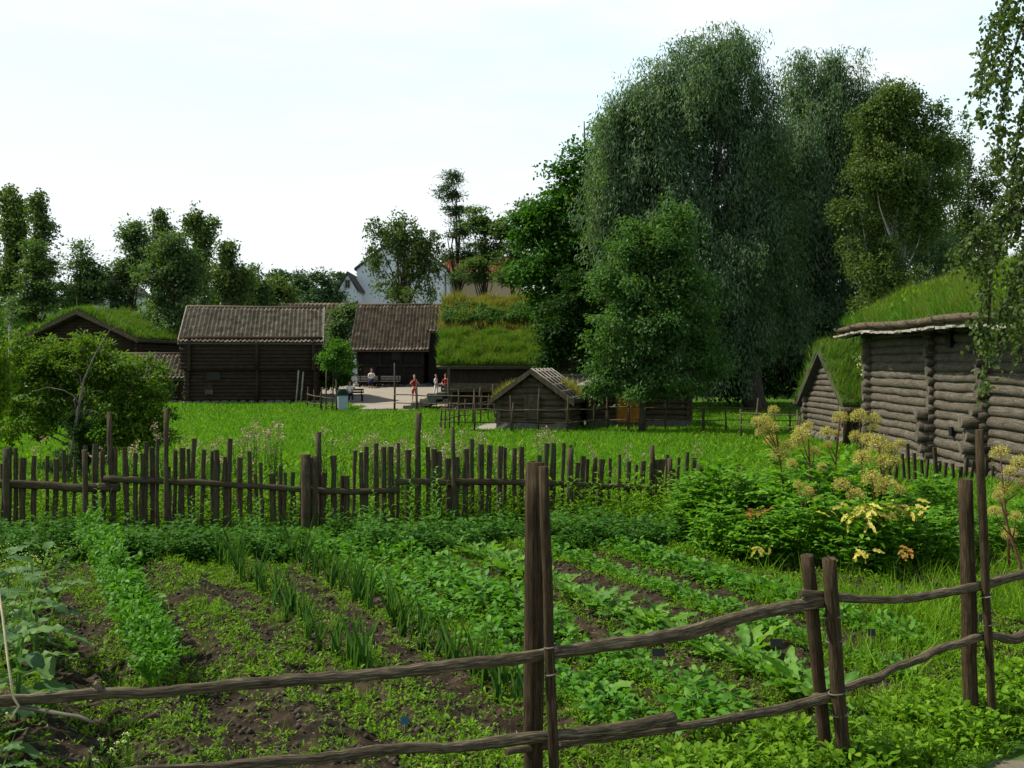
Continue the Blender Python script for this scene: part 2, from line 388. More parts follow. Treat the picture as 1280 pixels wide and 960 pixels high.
def plaza_mask(x, y):
    edge = 60.5 + 2.2 * (fbm(x * .3, y * .3) - .5)
    m = ss(-.4, .4, y - edge) * ss(-16.5, -15.5, x + .1 * (y - 60)) * (1 - ss(5, 6, x))
    # the grass tongue beside the litter bin
    m = m * (1 - ss(.0, .6, (-8.9 - .12 * (y - 56)) - x) * (1 - ss(63.0, 64.2, y)))
    # gravel neck leading down between the fences
    m2 = ss(56.0, 57.5, y) * ss(.0, .5, x + 9.1 - .03 * (y - 58)) * (1 - ss(.0, .6, x + 5.5)) * (y < 62)
    hut = ss(41.5, 43.5, y) * ss(0, .4, x + 1.95 - .1 * (y - 42)) * (1 - ss(-.9, -.4, x)) * (1 - ss(46, 48, y))
    return np.clip(np.maximum(np.maximum(m, m2), hut), 0, 1)
soil = garden_mask(X, Y); grav = np.maximum(path_mask(X, Y), plaza_mask(X, Y))
gm, gnt, gb, go = mat_base('ground')
ob = gnt.nodes.new('ShaderNodeTexCoord').outputs['Object']
def attr(n):
    a = gnt.nodes.new('ShaderNodeAttribute'); a.attribute_name = n; return a.outputs['Fac']
n1 = noise(gnt, ob, 9, 8, .65); n2 = noise(gnt, ob, .7, 4); n3 = noise(gnt, ob, 40, 4)
c_grass = mixc(gnt, n2, (.030, .075, .008), (.062, .125, .014))
c_soil = ramp(gnt, n1, [(.3, (.007, .005, .003)), (.5, (.026, .019, .0115)), (.72, (.075, .056, .035))])
c_grav = mixc(gnt, n3, (.17, .145, .115), (.33, .29, .24))
c = mixc(gnt, attr('soil'), c_grass, c_soil); c = mixc(gnt, attr('gravel'), c, c_grav)
gnt.links.new(c, gb.inputs['Base Color']); bump(gnt, gb, n1, 1.0, .05)
gr = np_obj('ground', np.stack([X.ravel(), Y.ravel(), Z.ravel()], 1), FQ, gm, None, True, {'soil': soil.ravel(), 'gravel': grav.ravel()})
tag(gr, kind='structure')
def sheet(name, x0, x1, y0, y1, st, mask, lift, cols):
    xs_ = np.arange(x0, x1, st); ys_ = np.arange(y0, y1, st * 1.3); X_, Y_ = np.meshgrid(xs_, ys_, indexing='xy'); m_ = mask(X_, Y_); nx_ = len(xs_)
    i_ = (np.arange(len(ys_) - 1)[:, None] * nx_ + np.arange(nx_ - 1)[None, :]); F_ = np.stack([i_, i_ + 1, i_ + 1 + nx_, i_ + nx_], -1).reshape(-1, 4)
    F_ = F_[m_.ravel()[F_].min(1) > .5]; V_ = np.stack([X_.ravel(), Y_.ravel(), gh(X_, Y_, False).ravel() + lift], 1)
    used = np.unique(F_); rem = np.zeros(len(V_), int); rem[used] = np.arange(len(used))
    m, nt_, b, o_ = mat_base(name); ob_ = nt_.nodes.new('ShaderNodeTexCoord').outputs['Object']
    c_ = mixc(nt_, noise(nt_, ob_, 30, 5, .7), cols[0], cols[1]); c_ = mixc(nt_, 1.0, c_, mixc(nt_, noise(nt_, ob_, .5, 5, .6), (.7, .72, .7), (1.2, 1.18, 1.15)), 'MULTIPLY')
    nt_.links.new(c_, b.inputs['Base Color']); bump(nt_, b, noise(nt_, ob_, 60, 3), .5, .01)
    return tag(np_obj(name, V_[used], rem[F_], m, None, True), kind='structure')
sheet('gravel_yard', -18, 6, 40, 100, .12, plaza_mask, .014, ((.19, .165, .135), (.33, .295, .25)))
sheet('path', -2, 7.5, .5, 8.2, .04, lambda x, y: path_mask(x, y) * 1.7, .006, ((.07, .058, .042), (.19, .165, .13)))

# ---------------------------------------------------------------- meadow grass (stuff)
def frustum_pts(n, y0, y1, p, wide=.60):
    """positions with density ~ Y^-p in world"""
    t = rng.random(n)
    e = 2 - p
    yy = (y0 ** e + t * (y1 ** e - y0 ** e)) ** (1 / e) if abs(e) > 1e-6 else y0 * (y1 / y0) ** t
    xx = (rng.random(n) * 2 - 1) * wide * yy
    return xx, yy
def grass_cloud(xx, yy, h, wdt, lean=.35, tpl=T_BLADE1):
    n = len(xx); zz = gh(xx, yy, False)
    d = np.stack([rng.normal(size=n) * lean, rng.normal(size=n) * lean, np.ones(n)], 1)
    return scat(tpl, np.stack([xx, yy, zz - .01], 1), frames(d), h, wdt)
xx, yy = frustum_pts(330000, 13.2, 64, 1.75)
keep = (plaza_mask(xx, yy) < .35) & ~((yy > 66.5)) & ~((xx > 10.6) & (yy > 15) & (yy < 31))
keep &= ((yy - .1 * xx) > 13.0)
xx, yy = xx[keep], yy[keep]; n = len(xx)
clump = fbm(xx * .9, yy * .9, 3)
hh = (.035 + .05 * rng.random(n) + .12 * np.clip(clump - .55, 0, 1)) * (1 + yy / 45)
V1 = grass_cloud(xx, yy, hh, .006 + .0011 * yy, .4)
o = np_obj('meadow_grass', V1[0], V1[1], M['grass']); tag(o, 'bright green meadow grass between the picket fence and the log buildings', 'grass', kind='stuff')
# broad dock leaves and taller tufts in the meadow
xx, yy = frustum_pts(26000, 14, 58, 1.4)
keep = (fbm(xx * .5 + 3, yy * .35, 4) > .53) & (plaza_mask(xx, yy) < .3) & ~((xx > 10.4) & (yy < 31)); xx, yy = xx[keep], yy[keep]; n = len(xx)
d = np.stack([rng.normal(size=n), rng.normal(size=n), .5 + rng.random(n)], 1)
V1 = scat(T_LEAF, np.stack([xx, yy, gh(xx, yy, False) + .02], 1), frames(d, up=np.array([[0, 0, 1.]]) + rng.normal(size=(n, 3)) * .3), .14 + .12 * rng.random(n), .06)
o = np_obj('meadow_herbs', V1[0], V1[1], M['weed']); tag(o, 'patches of low broad-leaved herbs growing through the meadow', 'weeds', kind='stuff')

# ---------------------------------------------------------------- garden weeds (stuff)
def weed_density(x, y):
    u = rowu(x, y); nz_ = fbm(x * 1.6, y * 1.6, 3); nf = fbm(x * 5 + 7, y * 5, 3)
    d = .5 + 0 * x
    d = np.where(u < 1.8, .36, d); d = np.where((u > .25) & (u < .65), .12, d); d = np.where((u > 1.25) & (u < 1.45), .12, d); d = np.where((u > 1.85) & (u < 2.05), .16, d); d = np.where((u > 2.55) & (u < 2.95), .06, d)
    d = np.where((u > 3.3) & (u < 4.25), .9, d)
    for a, b in ((4.28, 4.6), (5.15, 5.55), (6.0, 6.25)): d = np.where((u > a - .03) & (u < b + .03), .04, d)
    d = np.where(u > 6.8, .5, d)
    near = 1 - ss(.8, 1.6, (y - fence_line(x)) / 1.16)
    d = d + near * np.where(x > -.6, .8, .1)
    d = d + .5 * ss(10.8, 12.3, y)
    return np.clip(d * 1.08 * (.32 + 1.3 * nz_) + (nf - .5) * 1.5, 0, 1)
def plantlets(x, y, hmin, hmax, per, ln, wd, spread=.05, tpl=T_LEAF, up=.6):
    """small rosettes: per leaves at each x,y"""
    n = len(x); z = gh(x, y); H = (hmin + (hmax - hmin) * rng.random(n) ** 2)
    x = np.repeat(x, per); y = np.repeat(y, per); z = np.repeat(z, per); H = np.repeat(H, per); m = len(x)
    a = rng.random(m) * 2 * math.pi; t = rng.random(m)
    pos = np.stack([x + np.cos(a) * spread * rng.random(m), y + np.sin(a) * spread * rng.random(m), z + H * t], 1)
    d = np.stack([np.cos(a), np.sin(a), up * rng.normal(size=m) * .6 + up], 1)
    upv = np.array([[0, 0, 1.]]) + rng.normal(size=(m, 3)) * .35
    return scat(tpl, pos, frames(d, up=upv), ln * (.6 + .8 * rng.random(m)), wd * (.7 + .6 * rng.random(m)))
xx = rng.uniform(-7.5, 7.5, 90000); yy = rng.uniform(4.2, 13.6, 90000)
keep = (np.abs(xx) < .56 * yy + .3) & (rng.random(len(xx)) < weed_density(xx, yy)) & (path_mask(xx, yy) < .2 + .2 * rng.random(len(xx))) & ((fence_line(xx) - yy) < .9)
xx, yy = xx[keep], yy[keep]
k3 = rng.random(len(xx)) < .25
a = merge([plantlets(xx[~k3], yy[~k3], .012, .06, 6, .024, .013, .03), plantlets(xx[k3], yy[k3], .03, .11, 7, .040, .017, .045)])
xg, yg = xx[:12000] + .02, yy[:12000]
xg = np.repeat(xg, 3); yg = np.repeat(yg, 3)
zg = gh(xg, yg); n = len(xg)
bl = scat(T_BLADE, np.stack([xg, yg, zg], 1), frames(np.stack([rng.normal(size=n) * .5, rng.normal(size=n) * .5, np.ones(n)], 1)), .05 + .09 * rng.random(n), .006)
V1 = merge([a, bl])
o = np_obj('garden_weeds', V1[0], V1[1], M['weed']); tag(o, 'low bright green weeds covering the beds and furrows of the garden', 'weeds', kind='stuff')
# dead stalks and clods on the soil
n = 7000; xx = rng.uniform(-7, 7, n); yy = rng.uniform(4.6, 13, n); k = garden_mask(xx, yy) > .5; xx, yy = xx[k], yy[k]; n = len(xx)
V1 = scat(T_DIAMOND, np.stack([xx, yy, gh(xx, yy) + .012], 1), frames(rng.normal(size=(n, 3)) * np.array([1, 1, .25]), up=np.array([[0, 0, 1.]]) + rng.normal(size=(n, 3)) * .3), .03 + .04 * rng.random(n), .007)
o = np_obj('dry_litter', V1[0], V1[1], M['litter']); tag(o, 'dry bits of straw and dead stalks on the garden soil', 'litter', kind='stuff')
n = 32000; xx = rng.uniform(-7, 7, n); yy = rng.uniform(4.6, 13, n); k = (garden_mask(xx, yy) > .5) & (weed_density(xx, yy) < .5) & (fbm(xx * 4, yy * 4, 3) > .42); xx, yy = xx[k], yy[k]; n = len(xx)
ico = (np.array([(1,0,0),(-1,0,0),(0,1,0),(0,-1,0),(0,0,1),(0,0,-1)], float), np.array([(0,2,4),(2,1,4),(1,3,4),(3,0,4),(2,0,5),(1,2,5),(3,1,5),(0,3,5)]))
s_ = .005 + .024 * rng.random(n) ** 3
V1 = scat(ico, np.stack([xx, yy, gh(xx, yy) + .004], 1), frames(rdir(n)), s_, s_ * 1.2)
cs = plain('soil_clods', (.05, .04, .029), .95, .5, 30, .01)
o = np_obj('soil_clods', V1[0], V1[1], cs); tag(o, 'crumbled dark clods of earth lying in the furrows', 'soil', kind='stuff')
# darker nettle and mint band along the foot of the picket fence
n = 5200; xx = rng.uniform(-8.5, 6.5, n); off = rng.random(n) ** 1.3; yy = 12.0 + .1 * xx + 1.55 * off
k = fbm(xx * 1.1 + 4, yy * 1.1, 3) > .34; xx, yy = xx[k], yy[k]
hk = fbm(xx * 2.2 + 9, yy * 2.2, 3); k = hk > .5
V1 = merge([plantlets(xx[k], yy[k], .12, .42, 16, .08, .042, .10, T_LEAF, .25), plantlets(xx[~k], yy[~k], .06, .26, 11, .075, .045, .10, T_LEAF, .25)])
o = np_obj('fence_foot_weeds', V1[0], V1[1], M['darkweed']); tag(o, 'thick dark green nettle-like weeds along the foot of the picket fence', 'weeds', kind='stuff')
n = 2600; xx = rng.uniform(-8.5, 4.5, n); yy = 14.2 + .1 * xx + 2.0 * rng.random(n); V1 = plantlets(xx, yy, .2, .75, 16, .08, .028, .10, T_LEAF, .5)
o = np_obj('tall_herbs', V1[0], V1[1], M['weed']); tag(o, 'tall green herbs standing behind the picket fence', 'weeds', kind='stuff')
# tall weeds at the near right corner by the path and long grass by the angelica bed
n = 1500; xx = rng.uniform(.2, 5, n); yy = fence_line(xx) + rng.uniform(-.35, .5, n); k = (fbm(xx * 2, yy * 2, 3) > .45); xx, yy = xx[k], yy[k]
V1 = plantlets(xx, yy, .04, .16, 10, .055, .035, .07)
o = np_obj('verge_weeds', V1[0], V1[1], M['weed']); tag(o, 'leafy weeds on the verge under the near rail fence', 'weeds', kind='stuff')
n = 9000; xx = rng.uniform(2.3, 7.5, n); yy = 8.6 + .5 * (xx - 2.3) * .3 + rng.normal(size=n) * .9; k = fbm(xx * 1.2, yy * 1.2, 3) > .45; xx, yy = xx[k], yy[k]; n = len(xx)
V1 = scat(T_BLADE, np.stack([xx, yy, gh(xx, yy, False)], 1), frames(np.stack([rng.normal(size=n) * .6, rng.normal(size=n) * .6, np.ones(n)], 1)), .15 + .25 * rng.random(n), .009)
o = np_obj('long_grass', V1[0], V1[1], M['weed']); tag(o, 'long drooping grass in front of the angelica bed', 'grass', kind='stuff')

# ---------------------------------------------------------------- trees
def tree(name, label, px, Y, lobes, style, mat, nclu, lper, csz, lL, lW, bark='bark', trunk_r=.25, cat='tree', group=None, limbs=14, rd=1.0, lean=0, trunk_top=None, base_px=None, down=0):
    bx = ((base_px if base_px is not None else px) - 640) / F * Y; bz = G(bx, Y)
    root = empty(name, (bx, Y, bz), 0, label, cat, group)
    s = Y / F
    if style == 'willow' and trunk_top is None: trunk_top = (455 - min(l[1] for l in lobes)) * s * .82
    Ls = []
    for l in lobes:
        lx, ly, rx, ry = l[:4]; dy = l[4] if len(l) > 4 else 0
        Ls.append(((lx - 640) * s - bx, dy, CAMZ - (ly - YH) * s - bz, rx * s, rx * s * rd, ry * s))
    Ls = np.array(Ls); L0_ = Ls.copy()
    subs = []
    for l_ in Ls:
        ns = int(np.clip(l_[3] * l_[5] * 1.6 / (csz * csz) * .2 + 7, 7, 22))
        dv = rdir(ns); dv[:, 2] = np.where(dv[:, 2] < -.5, -dv[:, 2], dv[:, 2]); rr_ = rng.uniform(.22, .46, ns)
        for q in range(ns):
            c_ = l_[:3] + dv[q] * l_[3:6] * (1.06 - rr_[q] * .8 + .10 * rng.random())
            st = 1.15 if style == 'willow' else .8
            subs.append((*c_, l_[3] * rr_[q], l_[4] * rr_[q], min(l_[3], l_[5]) * rr_[q] * st))
        subs.append((*l_[:3], *(l_[3:6] * .72))); subs.append((*l_[:3], *(l_[3:6] * .5)))
    Ls = np.array(subs)
    area = (Ls[:, 3] * Ls[:, 5]); pk = rng.choice(len(Ls), nclu, p=area / area.sum())
    dv = rdir(nclu); r = 1 - .75 * rng.random(nclu) ** 1.3
    r = r * (1 + ((.10 if cat != 'bush' else .22) if csz < .6 else (.20 if Y < 72 else .38)) * rng.normal(size=nclu))
    C = Ls[pk, :3] + dv * r[:, None] * Ls[pk, 3:6]
    kk = C[:, 2] > .3; C = C[kk]; pk_ = pk[kk]
    nclu = len(C); sc = csz * (.6 + .8 * rng.random(nclu))
    ci = np.repeat(np.arange(nclu), lper); n = len(ci)
    cen = Ls[:, :3].mean(0)
    outw = unit(unit(C - cen) * .6 + unit(C - Ls[pk_, :3]))[ci]
    g = rng.normal(size=(n, 3)) * .5
    if style == 'willow':
        g[:, 2] = -abs(rng.random(n) * 2.4) + .5; g[:, :2] *= .75
        pos = C[ci] + g * sc[ci, None]; d = np.array([[0, 0, -1.]]) + rng.normal(size=(n, 3)) * .45 + outw * .2
        up = rng.normal(size=(n, 3)) * .7 + outw * 1.0 + np.array([[0, 0, .5]])
    elif style == 'birch':
        strand = rng.integers(0, 6, n); ang = (ci * 7 + strand * 2.4)
        t = rng.random(n)
        rr = .55 * (.4 + ((ci * 13 + strand * 29) % 17) / 17)
        pos = C[ci] + np.stack([np.cos(ang) * rr * (.4 + .6 * t), np.sin(ang) * rr * (.4 + .6 * t), .5 - 1.5 * t * t], 1) * sc[ci, None] + g * .28 * sc[ci, None]
        d = rng.normal(size=(n, 3)) + np.array([[0, 0, -.9]]); up = rng.normal(size=(n, 3)) + outw * .6
    elif style == 'conifer':
        g[:, 2] *= .35; pos = C[ci] + g * sc[ci, None]; d = outw * np.array([1, 1, .1]) + rng.normal(size=(n, 3)) * .5 + np.array([[0, 0, .1]]); up = np.array([[0, 0, 1.]]) + rng.normal(size=(n, 3)) * .3
    else:
        g[:, 2] *= .6
        pos = C[ci] + g * sc[ci, None]; d = outw * .8 + rng.normal(size=(n, 3)) * .7 + np.array([[0, 0, -.25 - down]]); up = np.array([[0, 0, 1.]]) + rng.normal(size=(n, 3)) * .45 + outw * .3
    pos[:, 2] = np.maximum(pos[:, 2], .15)
    V1 = scat(T_DIAMOND, pos, frames(d, up=up), lL * (.65 + .7 * rng.random(n)), lW * (.7 + .6 * rng.random(n)))
    np_obj('crown', V1[0], V1[1], M[mat], root)
    mb = MB()
    top = float((Ls[:, 2] + Ls[:, 5] * .55).max()) if trunk_top is None else trunk_top
    tx = float(cen[0]); hz_ = max(cen[2], top * .45)
    tp = [Vector((tx * q ** 1.5 + lean * q, cen[1] * q + .12 * math.sin(q * 7), top * q)) for q in (0, .06, .18, .34, .5, .68, .84, 1)]
    tr = [trunk_r * k for k in (1.35, 1.05, .92, .78, .62, .42, .24, .08)]
    mb.tube(tp, tr, 9, jit=.05)
    sel = rng.choice(nclu, min(limbs, nclu), replace=False)
    for q in sel:
        c_ = Vector(C[q]); c_ = c_ + (Vector(cen) - c_) * .12; f = min(.9, max(.15, (c_.z / top) * rnd.uniform(.45, .75)))
        k = f * (len(tp) - 1); s0 = None
        for ii in range(len(tp) - 1):
            if tp[ii].z <= f * top <= tp[ii + 1].z: s0 = tp[ii].lerp(tp[ii + 1], (f * top - tp[ii].z) / max(1e-6, tp[ii + 1].z - tp[ii].z)); rr_ = tr[ii + 1] * .6
        if s0 is None: continue
        m1 = s0.lerp(c_, .5) + Vector((rnd.uniform(-.1, .1), rnd.uniform(-.1, .1), rnd.uniform(0, .2))) * (c_ - s0).length
        mb.tube([s0, s0.lerp(m1, .5), m1, m1.lerp(c_, .55), c_], [rr_, rr_ * .8, rr_ * .55, rr_ * .35, rr_ * .12], 6, jit=.05)
    mb.build('trunk', M[bark], root)
    return root
# right-hand group
tree('willow_tree', 'huge grey-green willow towering over the middle of the meadow, tallest crown in the photo', 920, 57,
     [(900, 125, 64, 88), (860, 125, 60, 70), (835, 155, 70, 76), (778, 185, 46, 60), (795, 150, 44, 50), (752, 240, 34, 60), (930, 160, 44, 95), (965, 230, 40, 90), (850, 260, 95, 90), (930, 230, 60, 110), (760, 260, 38, 70), (900, 370, 100, 90), (820, 340, 70, 80), (880, 75, 32, 30), (925, 70, 30, 30), (870, 440, 100, 60), (960, 300, 50, 110)],
     'willow', 'lf_willow', 2900, 78, .80, .28, .066, trunk_r=.55, limbs=70, rd=.85, base_px=945)
tree('willow_tree', 'rounded grey-green willow with a domed top, right of the tallest willow', 1020, 61,
     [(1020, 115, 48, 62), (965, 200, 45, 75), (985, 260, 50, 110), (1075, 120, 36, 50), (1065, 180, 42, 70), (1095, 200, 45, 90), (1100, 320, 60, 100), (1150, 250, 50, 90), (1170, 350, 50, 80), (1010, 200, 62, 90), (1055, 190, 45, 80), (990, 300, 70, 90), (1060, 300, 60, 90), (1000, 400, 85, 70), (1035, 82, 28, 30)],
     'willow', 'lf_willow', 2500, 78, .80, .28, .066, trunk_r=.5, limbs=45, rd=.85)
tree('maple_tree', 'dark green broad maple with jagged outline left of the tall willow', 735, 63,
     [(735, 240, 55, 62), (700, 300, 62, 62), (690, 370, 55, 60), (740, 350, 60, 80), (665, 290, 28, 42), (712, 205, 22, 28), (755, 190, 26, 40), (740, 440, 60, 50), (780, 300, 60, 120)],
     'broad', 'lf_maple', 1000, 62, .75, .24, .20, trunk_r=.4, limbs=36, rd=.8)
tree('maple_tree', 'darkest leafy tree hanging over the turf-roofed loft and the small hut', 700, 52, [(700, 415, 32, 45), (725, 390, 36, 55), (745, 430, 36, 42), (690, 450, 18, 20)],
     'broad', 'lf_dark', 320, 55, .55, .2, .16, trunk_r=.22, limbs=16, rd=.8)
tree('ash_tree', 'small full-leaved rowan standing in front of the low log cabin with the orange panel', 815, 41,
     [(822, 330, 52, 62), (850, 280, 22, 30), (838, 305, 34, 40), (790, 380, 58, 55), (850, 390, 60, 60), (815, 430, 78, 52), (880, 455, 38, 40), (765, 450, 38, 42), (752, 482, 26, 20), (830, 480, 60, 30), (780, 320, 34, 36)],
     'broad', 'lf_ash', 720, 75, .48, .17, .085, trunk_r=.13, limbs=50, rd=.85, down=.2, base_px=803)
tree('birch_tree', 'brownish-green birch with pale trunk right of the willows', 1120, 50,
     [(1118, 155, 42, 50), (1150, 170, 42, 46), (1105, 235, 52, 50), (1155, 270, 44, 70), (1100, 320, 48, 60), (1182, 190, 26, 36), (1130, 380, 60, 50), (1062, 262, 30, 18), (1090, 180, 38, 50)],
     'birch', 'lf_brownbirch', 1150, 62, .62, .15, .09, bark='birchbark', trunk_r=.17, limbs=16, rd=.8)
tree('birch_tree', 'thin darker birch behind the roof of the grey log barn', 1205, 74,
     [(1195, 190, 22, 50), (1205, 270, 38, 60), (1230, 240, 30, 50), (1180, 320, 40, 50), (1240, 330, 50, 50)],
     'birch', 'lf_birch', 420, 55, .9, .2, .12, bark='birchbark', trunk_r=.2, limbs=30, rd=.8)
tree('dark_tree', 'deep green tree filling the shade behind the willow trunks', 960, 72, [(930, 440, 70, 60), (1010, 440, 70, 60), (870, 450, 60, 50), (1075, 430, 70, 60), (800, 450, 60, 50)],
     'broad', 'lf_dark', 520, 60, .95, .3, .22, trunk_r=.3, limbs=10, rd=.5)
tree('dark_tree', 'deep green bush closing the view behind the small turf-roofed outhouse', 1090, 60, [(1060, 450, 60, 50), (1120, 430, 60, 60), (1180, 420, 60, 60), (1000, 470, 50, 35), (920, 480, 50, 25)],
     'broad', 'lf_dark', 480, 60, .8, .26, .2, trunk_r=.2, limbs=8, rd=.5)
# centre
tree('birch_tree', 'round open birch in front of the pale blue gabled building', 500, 92, [(500, 310, 36, 38), (470, 330, 18, 22), (528, 330, 28, 34), (500, 365, 48, 22), (480, 295, 20, 22), (545, 300, 10, 16)],
     'birch', 'lf_birch', 210, 55, .85, .26, .16, trunk_r=.28, limbs=26, rd=.9)
tree('pine_tree', 'tall narrow pine with a tufted top above the tiled storehouse', 572, 98, [(563, 222, 10, 10), (567, 242, 15, 12), (573, 262, 16, 10), (560, 250, 11, 6), (575, 290, 20, 14), (560, 320, 16, 12), (588, 318, 18, 16), (575, 350, 20, 12)],
     'conifer', 'lf_conifer', 130, 60, .9, .34, .12, trunk_r=.24, limbs=26, rd=.9)
tree('pine_tree', 'loose-crowned pine in front of the orange-roofed building', 605, 90, [(600, 285, 18, 26), (612, 320, 20, 22), (595, 345, 24, 18), (620, 300, 10, 18)],
     'conifer', 'lf_far', 150, 55, .8, .3, .16, trunk_r=.22, limbs=18, rd=.9)
tree('pine_tree', 'dark pine with bare lower trunk beside the maple', 640, 88, [(632, 290, 18, 20), (645, 320, 22, 30), (655, 270, 14, 22), (628, 345, 20, 18), (660, 345, 22, 30)],
     'conifer', 'lf_far', 190, 60, .8, .3, .16, trunk_r=.2, limbs=18, rd=.9)
tree('round_tree', 'low round dark tree beside the half-timbered house', 428, 86, [(430, 405, 17, 22), (420, 420, 14, 16), (440, 392, 12, 14), (425, 440, 20, 20)],
     'broad', 'lf_far', 130, 45, .6, .26, .18, trunk_r=.2, limbs=8, rd=.9)
tree('round_tree', 'dark shrub-like tree squeezed between the log storehouse and the gravel yard', 400, 70, [(398, 455, 12, 26), (408, 470, 14, 20), (430, 470, 10, 18)],
     'broad', 'lf_maple', 100, 45, .5, .22, .16, trunk_r=.12, limbs=6, rd=.9)
# left woods
LW = [
 ('birch_tree', 'tall birch at the left edge of the photo', 12, 84, [(12, 265, 22, 34), (20, 310, 22, 34), (8, 350, 26, 34)], 'birch', 'lf_birch', 150),
 ('birch_tree', 'wispy birch with thin top, second from the left edge', 52, 80, [(48, 262, 10, 16), (55, 290, 12, 18), (48, 330, 14, 30)], 'birch', 'lf_birch', 75),
 ('spruce_tree', 'broad dark spruce left of the turf-roofed gable house', 45, 74, [(45, 315, 12, 14), (48, 340, 24, 20), (50, 375, 32, 26), (30, 390, 30, 20)], 'conifer', 'lf_far', 160),
 ('spruce_tree', 'pointed dark tree above the turf-roofed gable house', 99, 82, [(99, 308, 7, 9), (102, 330, 17, 16), (108, 355, 26, 22), (90, 375, 30, 24)], 'broad', 'lf_far', 150),
 ('leafy_tree', 'dark layered tree left of the wooden storehouse roof', 168, 84, [(168, 295, 15, 16), (172, 325, 22, 18), (160, 345, 24, 18), (150, 375, 26, 20)], 'broad', 'lf_far', 170),
 ('birch_tree', 'spindly birch top poking out behind the dark layered tree', 200, 90, [(200, 275, 9, 14), (205, 300, 12, 18), (198, 330, 14, 20)], 'birch', 'lf_birch', 60),
 ('leafy_tree', 'broadest dark tree behind the left end of the storehouse', 218, 76, [(218, 315, 28, 26), (205, 345, 34, 30), (235, 355, 34, 34), (215, 395, 42, 30)], 'broad', 'lf_far', 320),
 ('birch_tree', 'airy birch with a split top behind the storehouse ridge', 247, 86, [(243, 280, 10, 18), (252, 300, 14, 20), (248, 335, 20, 24), (262, 285, 10, 12)], 'birch', 'lf_birch', 105),
 ('birch_tree', 'drooping birch leaning right behind the storehouse ridge', 285, 82, [(285, 322, 14, 15), (275, 350, 22, 22), (292, 360, 20, 22)], 'birch', 'lf_birch', 110),
 ('leafy_tree', 'conical dull green tree behind the middle of the storehouse', 315, 90, [(312, 345, 10, 12), (316, 362, 18, 16), (322, 382, 26, 14)], 'broad', 'lf_far', 100),
 ('leafy_tree', 'pale olive tree behind the right half of the storehouse', 345, 100, [(345, 362, 14, 12), (350, 378, 20, 14)], 'broad', 'lf_birch', 70),
 ('leafy_tree', 'far round tree left of the small white house', 402, 118, [(402, 358, 16, 18), (410, 370, 16, 16), (395, 375, 18, 14)], 'broad', 'lf_conifer', 85),
 ('leafy_tree', 'far tree between the pale olive tree and the small white house', 375, 122, [(375, 358, 16, 18), (368, 372, 18, 14)], 'broad', 'lf_conifer', 85),
 ('pine_tree', 'distant pine top right above the storehouse ridge', 352, 128, [(350, 347, 9, 9), (340, 358, 12, 10), (356, 365, 14, 10)], 'conifer', 'lf_conifer', 50),
 ('pine_tree', 'small pine beside the gable of the small white house', 424, 135, [(424, 346, 4, 7), (424, 358, 7, 8)], 'conifer', 'lf_conifer', 22),
]
for (nm, lb, px, Yd, lobes, st, mt, nc) in LW:
    tree(nm, lb, px, Yd, lobes, st, mt, nc if nm != 'birch_tree' else int(nc * 1.3), 55, Yd / (105 if nm != 'birch_tree' else 80), .0034 * Yd, .0019 * Yd, trunk_r=.2, limbs=14, rd=.9, bark='birchbark' if nm == 'birch_tree' else 'bark')
# distant woodland belt (one mass)
parts = []
n = 60000; a = rng.random(n) * 2 * math.pi * .0 + rng.uniform(-.75, .75, n); Yd = rng.uniform(150, 190, n); xd = np.tan(a) * Yd
hmax = 8 + 6 * fbm(xd * .06, Yd * .05, 3) + 3 * fbm(xd * .3, Yd * .1, 2); zz = hmax * rng.random(n) ** .6
V1 = scat(T_DIAMOND, np.stack([xd, Yd, zz], 1), frames(rng.normal(size=(n, 3))), 1.1, .8)
o = np_obj('distant_woodland', V1[0], V1[1], M['lf_far']); tag(o, 'distant dark woodland closing the horizon behind everything', 'woodland', kind='stuff')
n = 34000; xd = np.concatenate([rng.uniform(-66, -16, n // 2), rng.uniform(0, 60, n // 2)]); Yd = np.concatenate([rng.uniform(86, 96, n // 2), rng.uniform(80, 96, n // 2)])
zz = (3 + 3.5 * fbm(xd * .15, Yd * .1, 3) + np.where(xd < -22, 4.5 * fbm(xd * .4 + 5, Yd * .2, 3) - .2, 0)) * rng.random(n) ** .6 + .3
V1 = scat(T_DIAMOND, np.stack([xd, Yd, zz], 1), frames(rng.normal(size=(n, 3))), .45, .3)
o = np_obj('undergrowth', V1[0], V1[1], M['lf_maple']); tag(o, 'dark undergrowth between the trunks of the woods', 'undergrowth', kind='stuff')

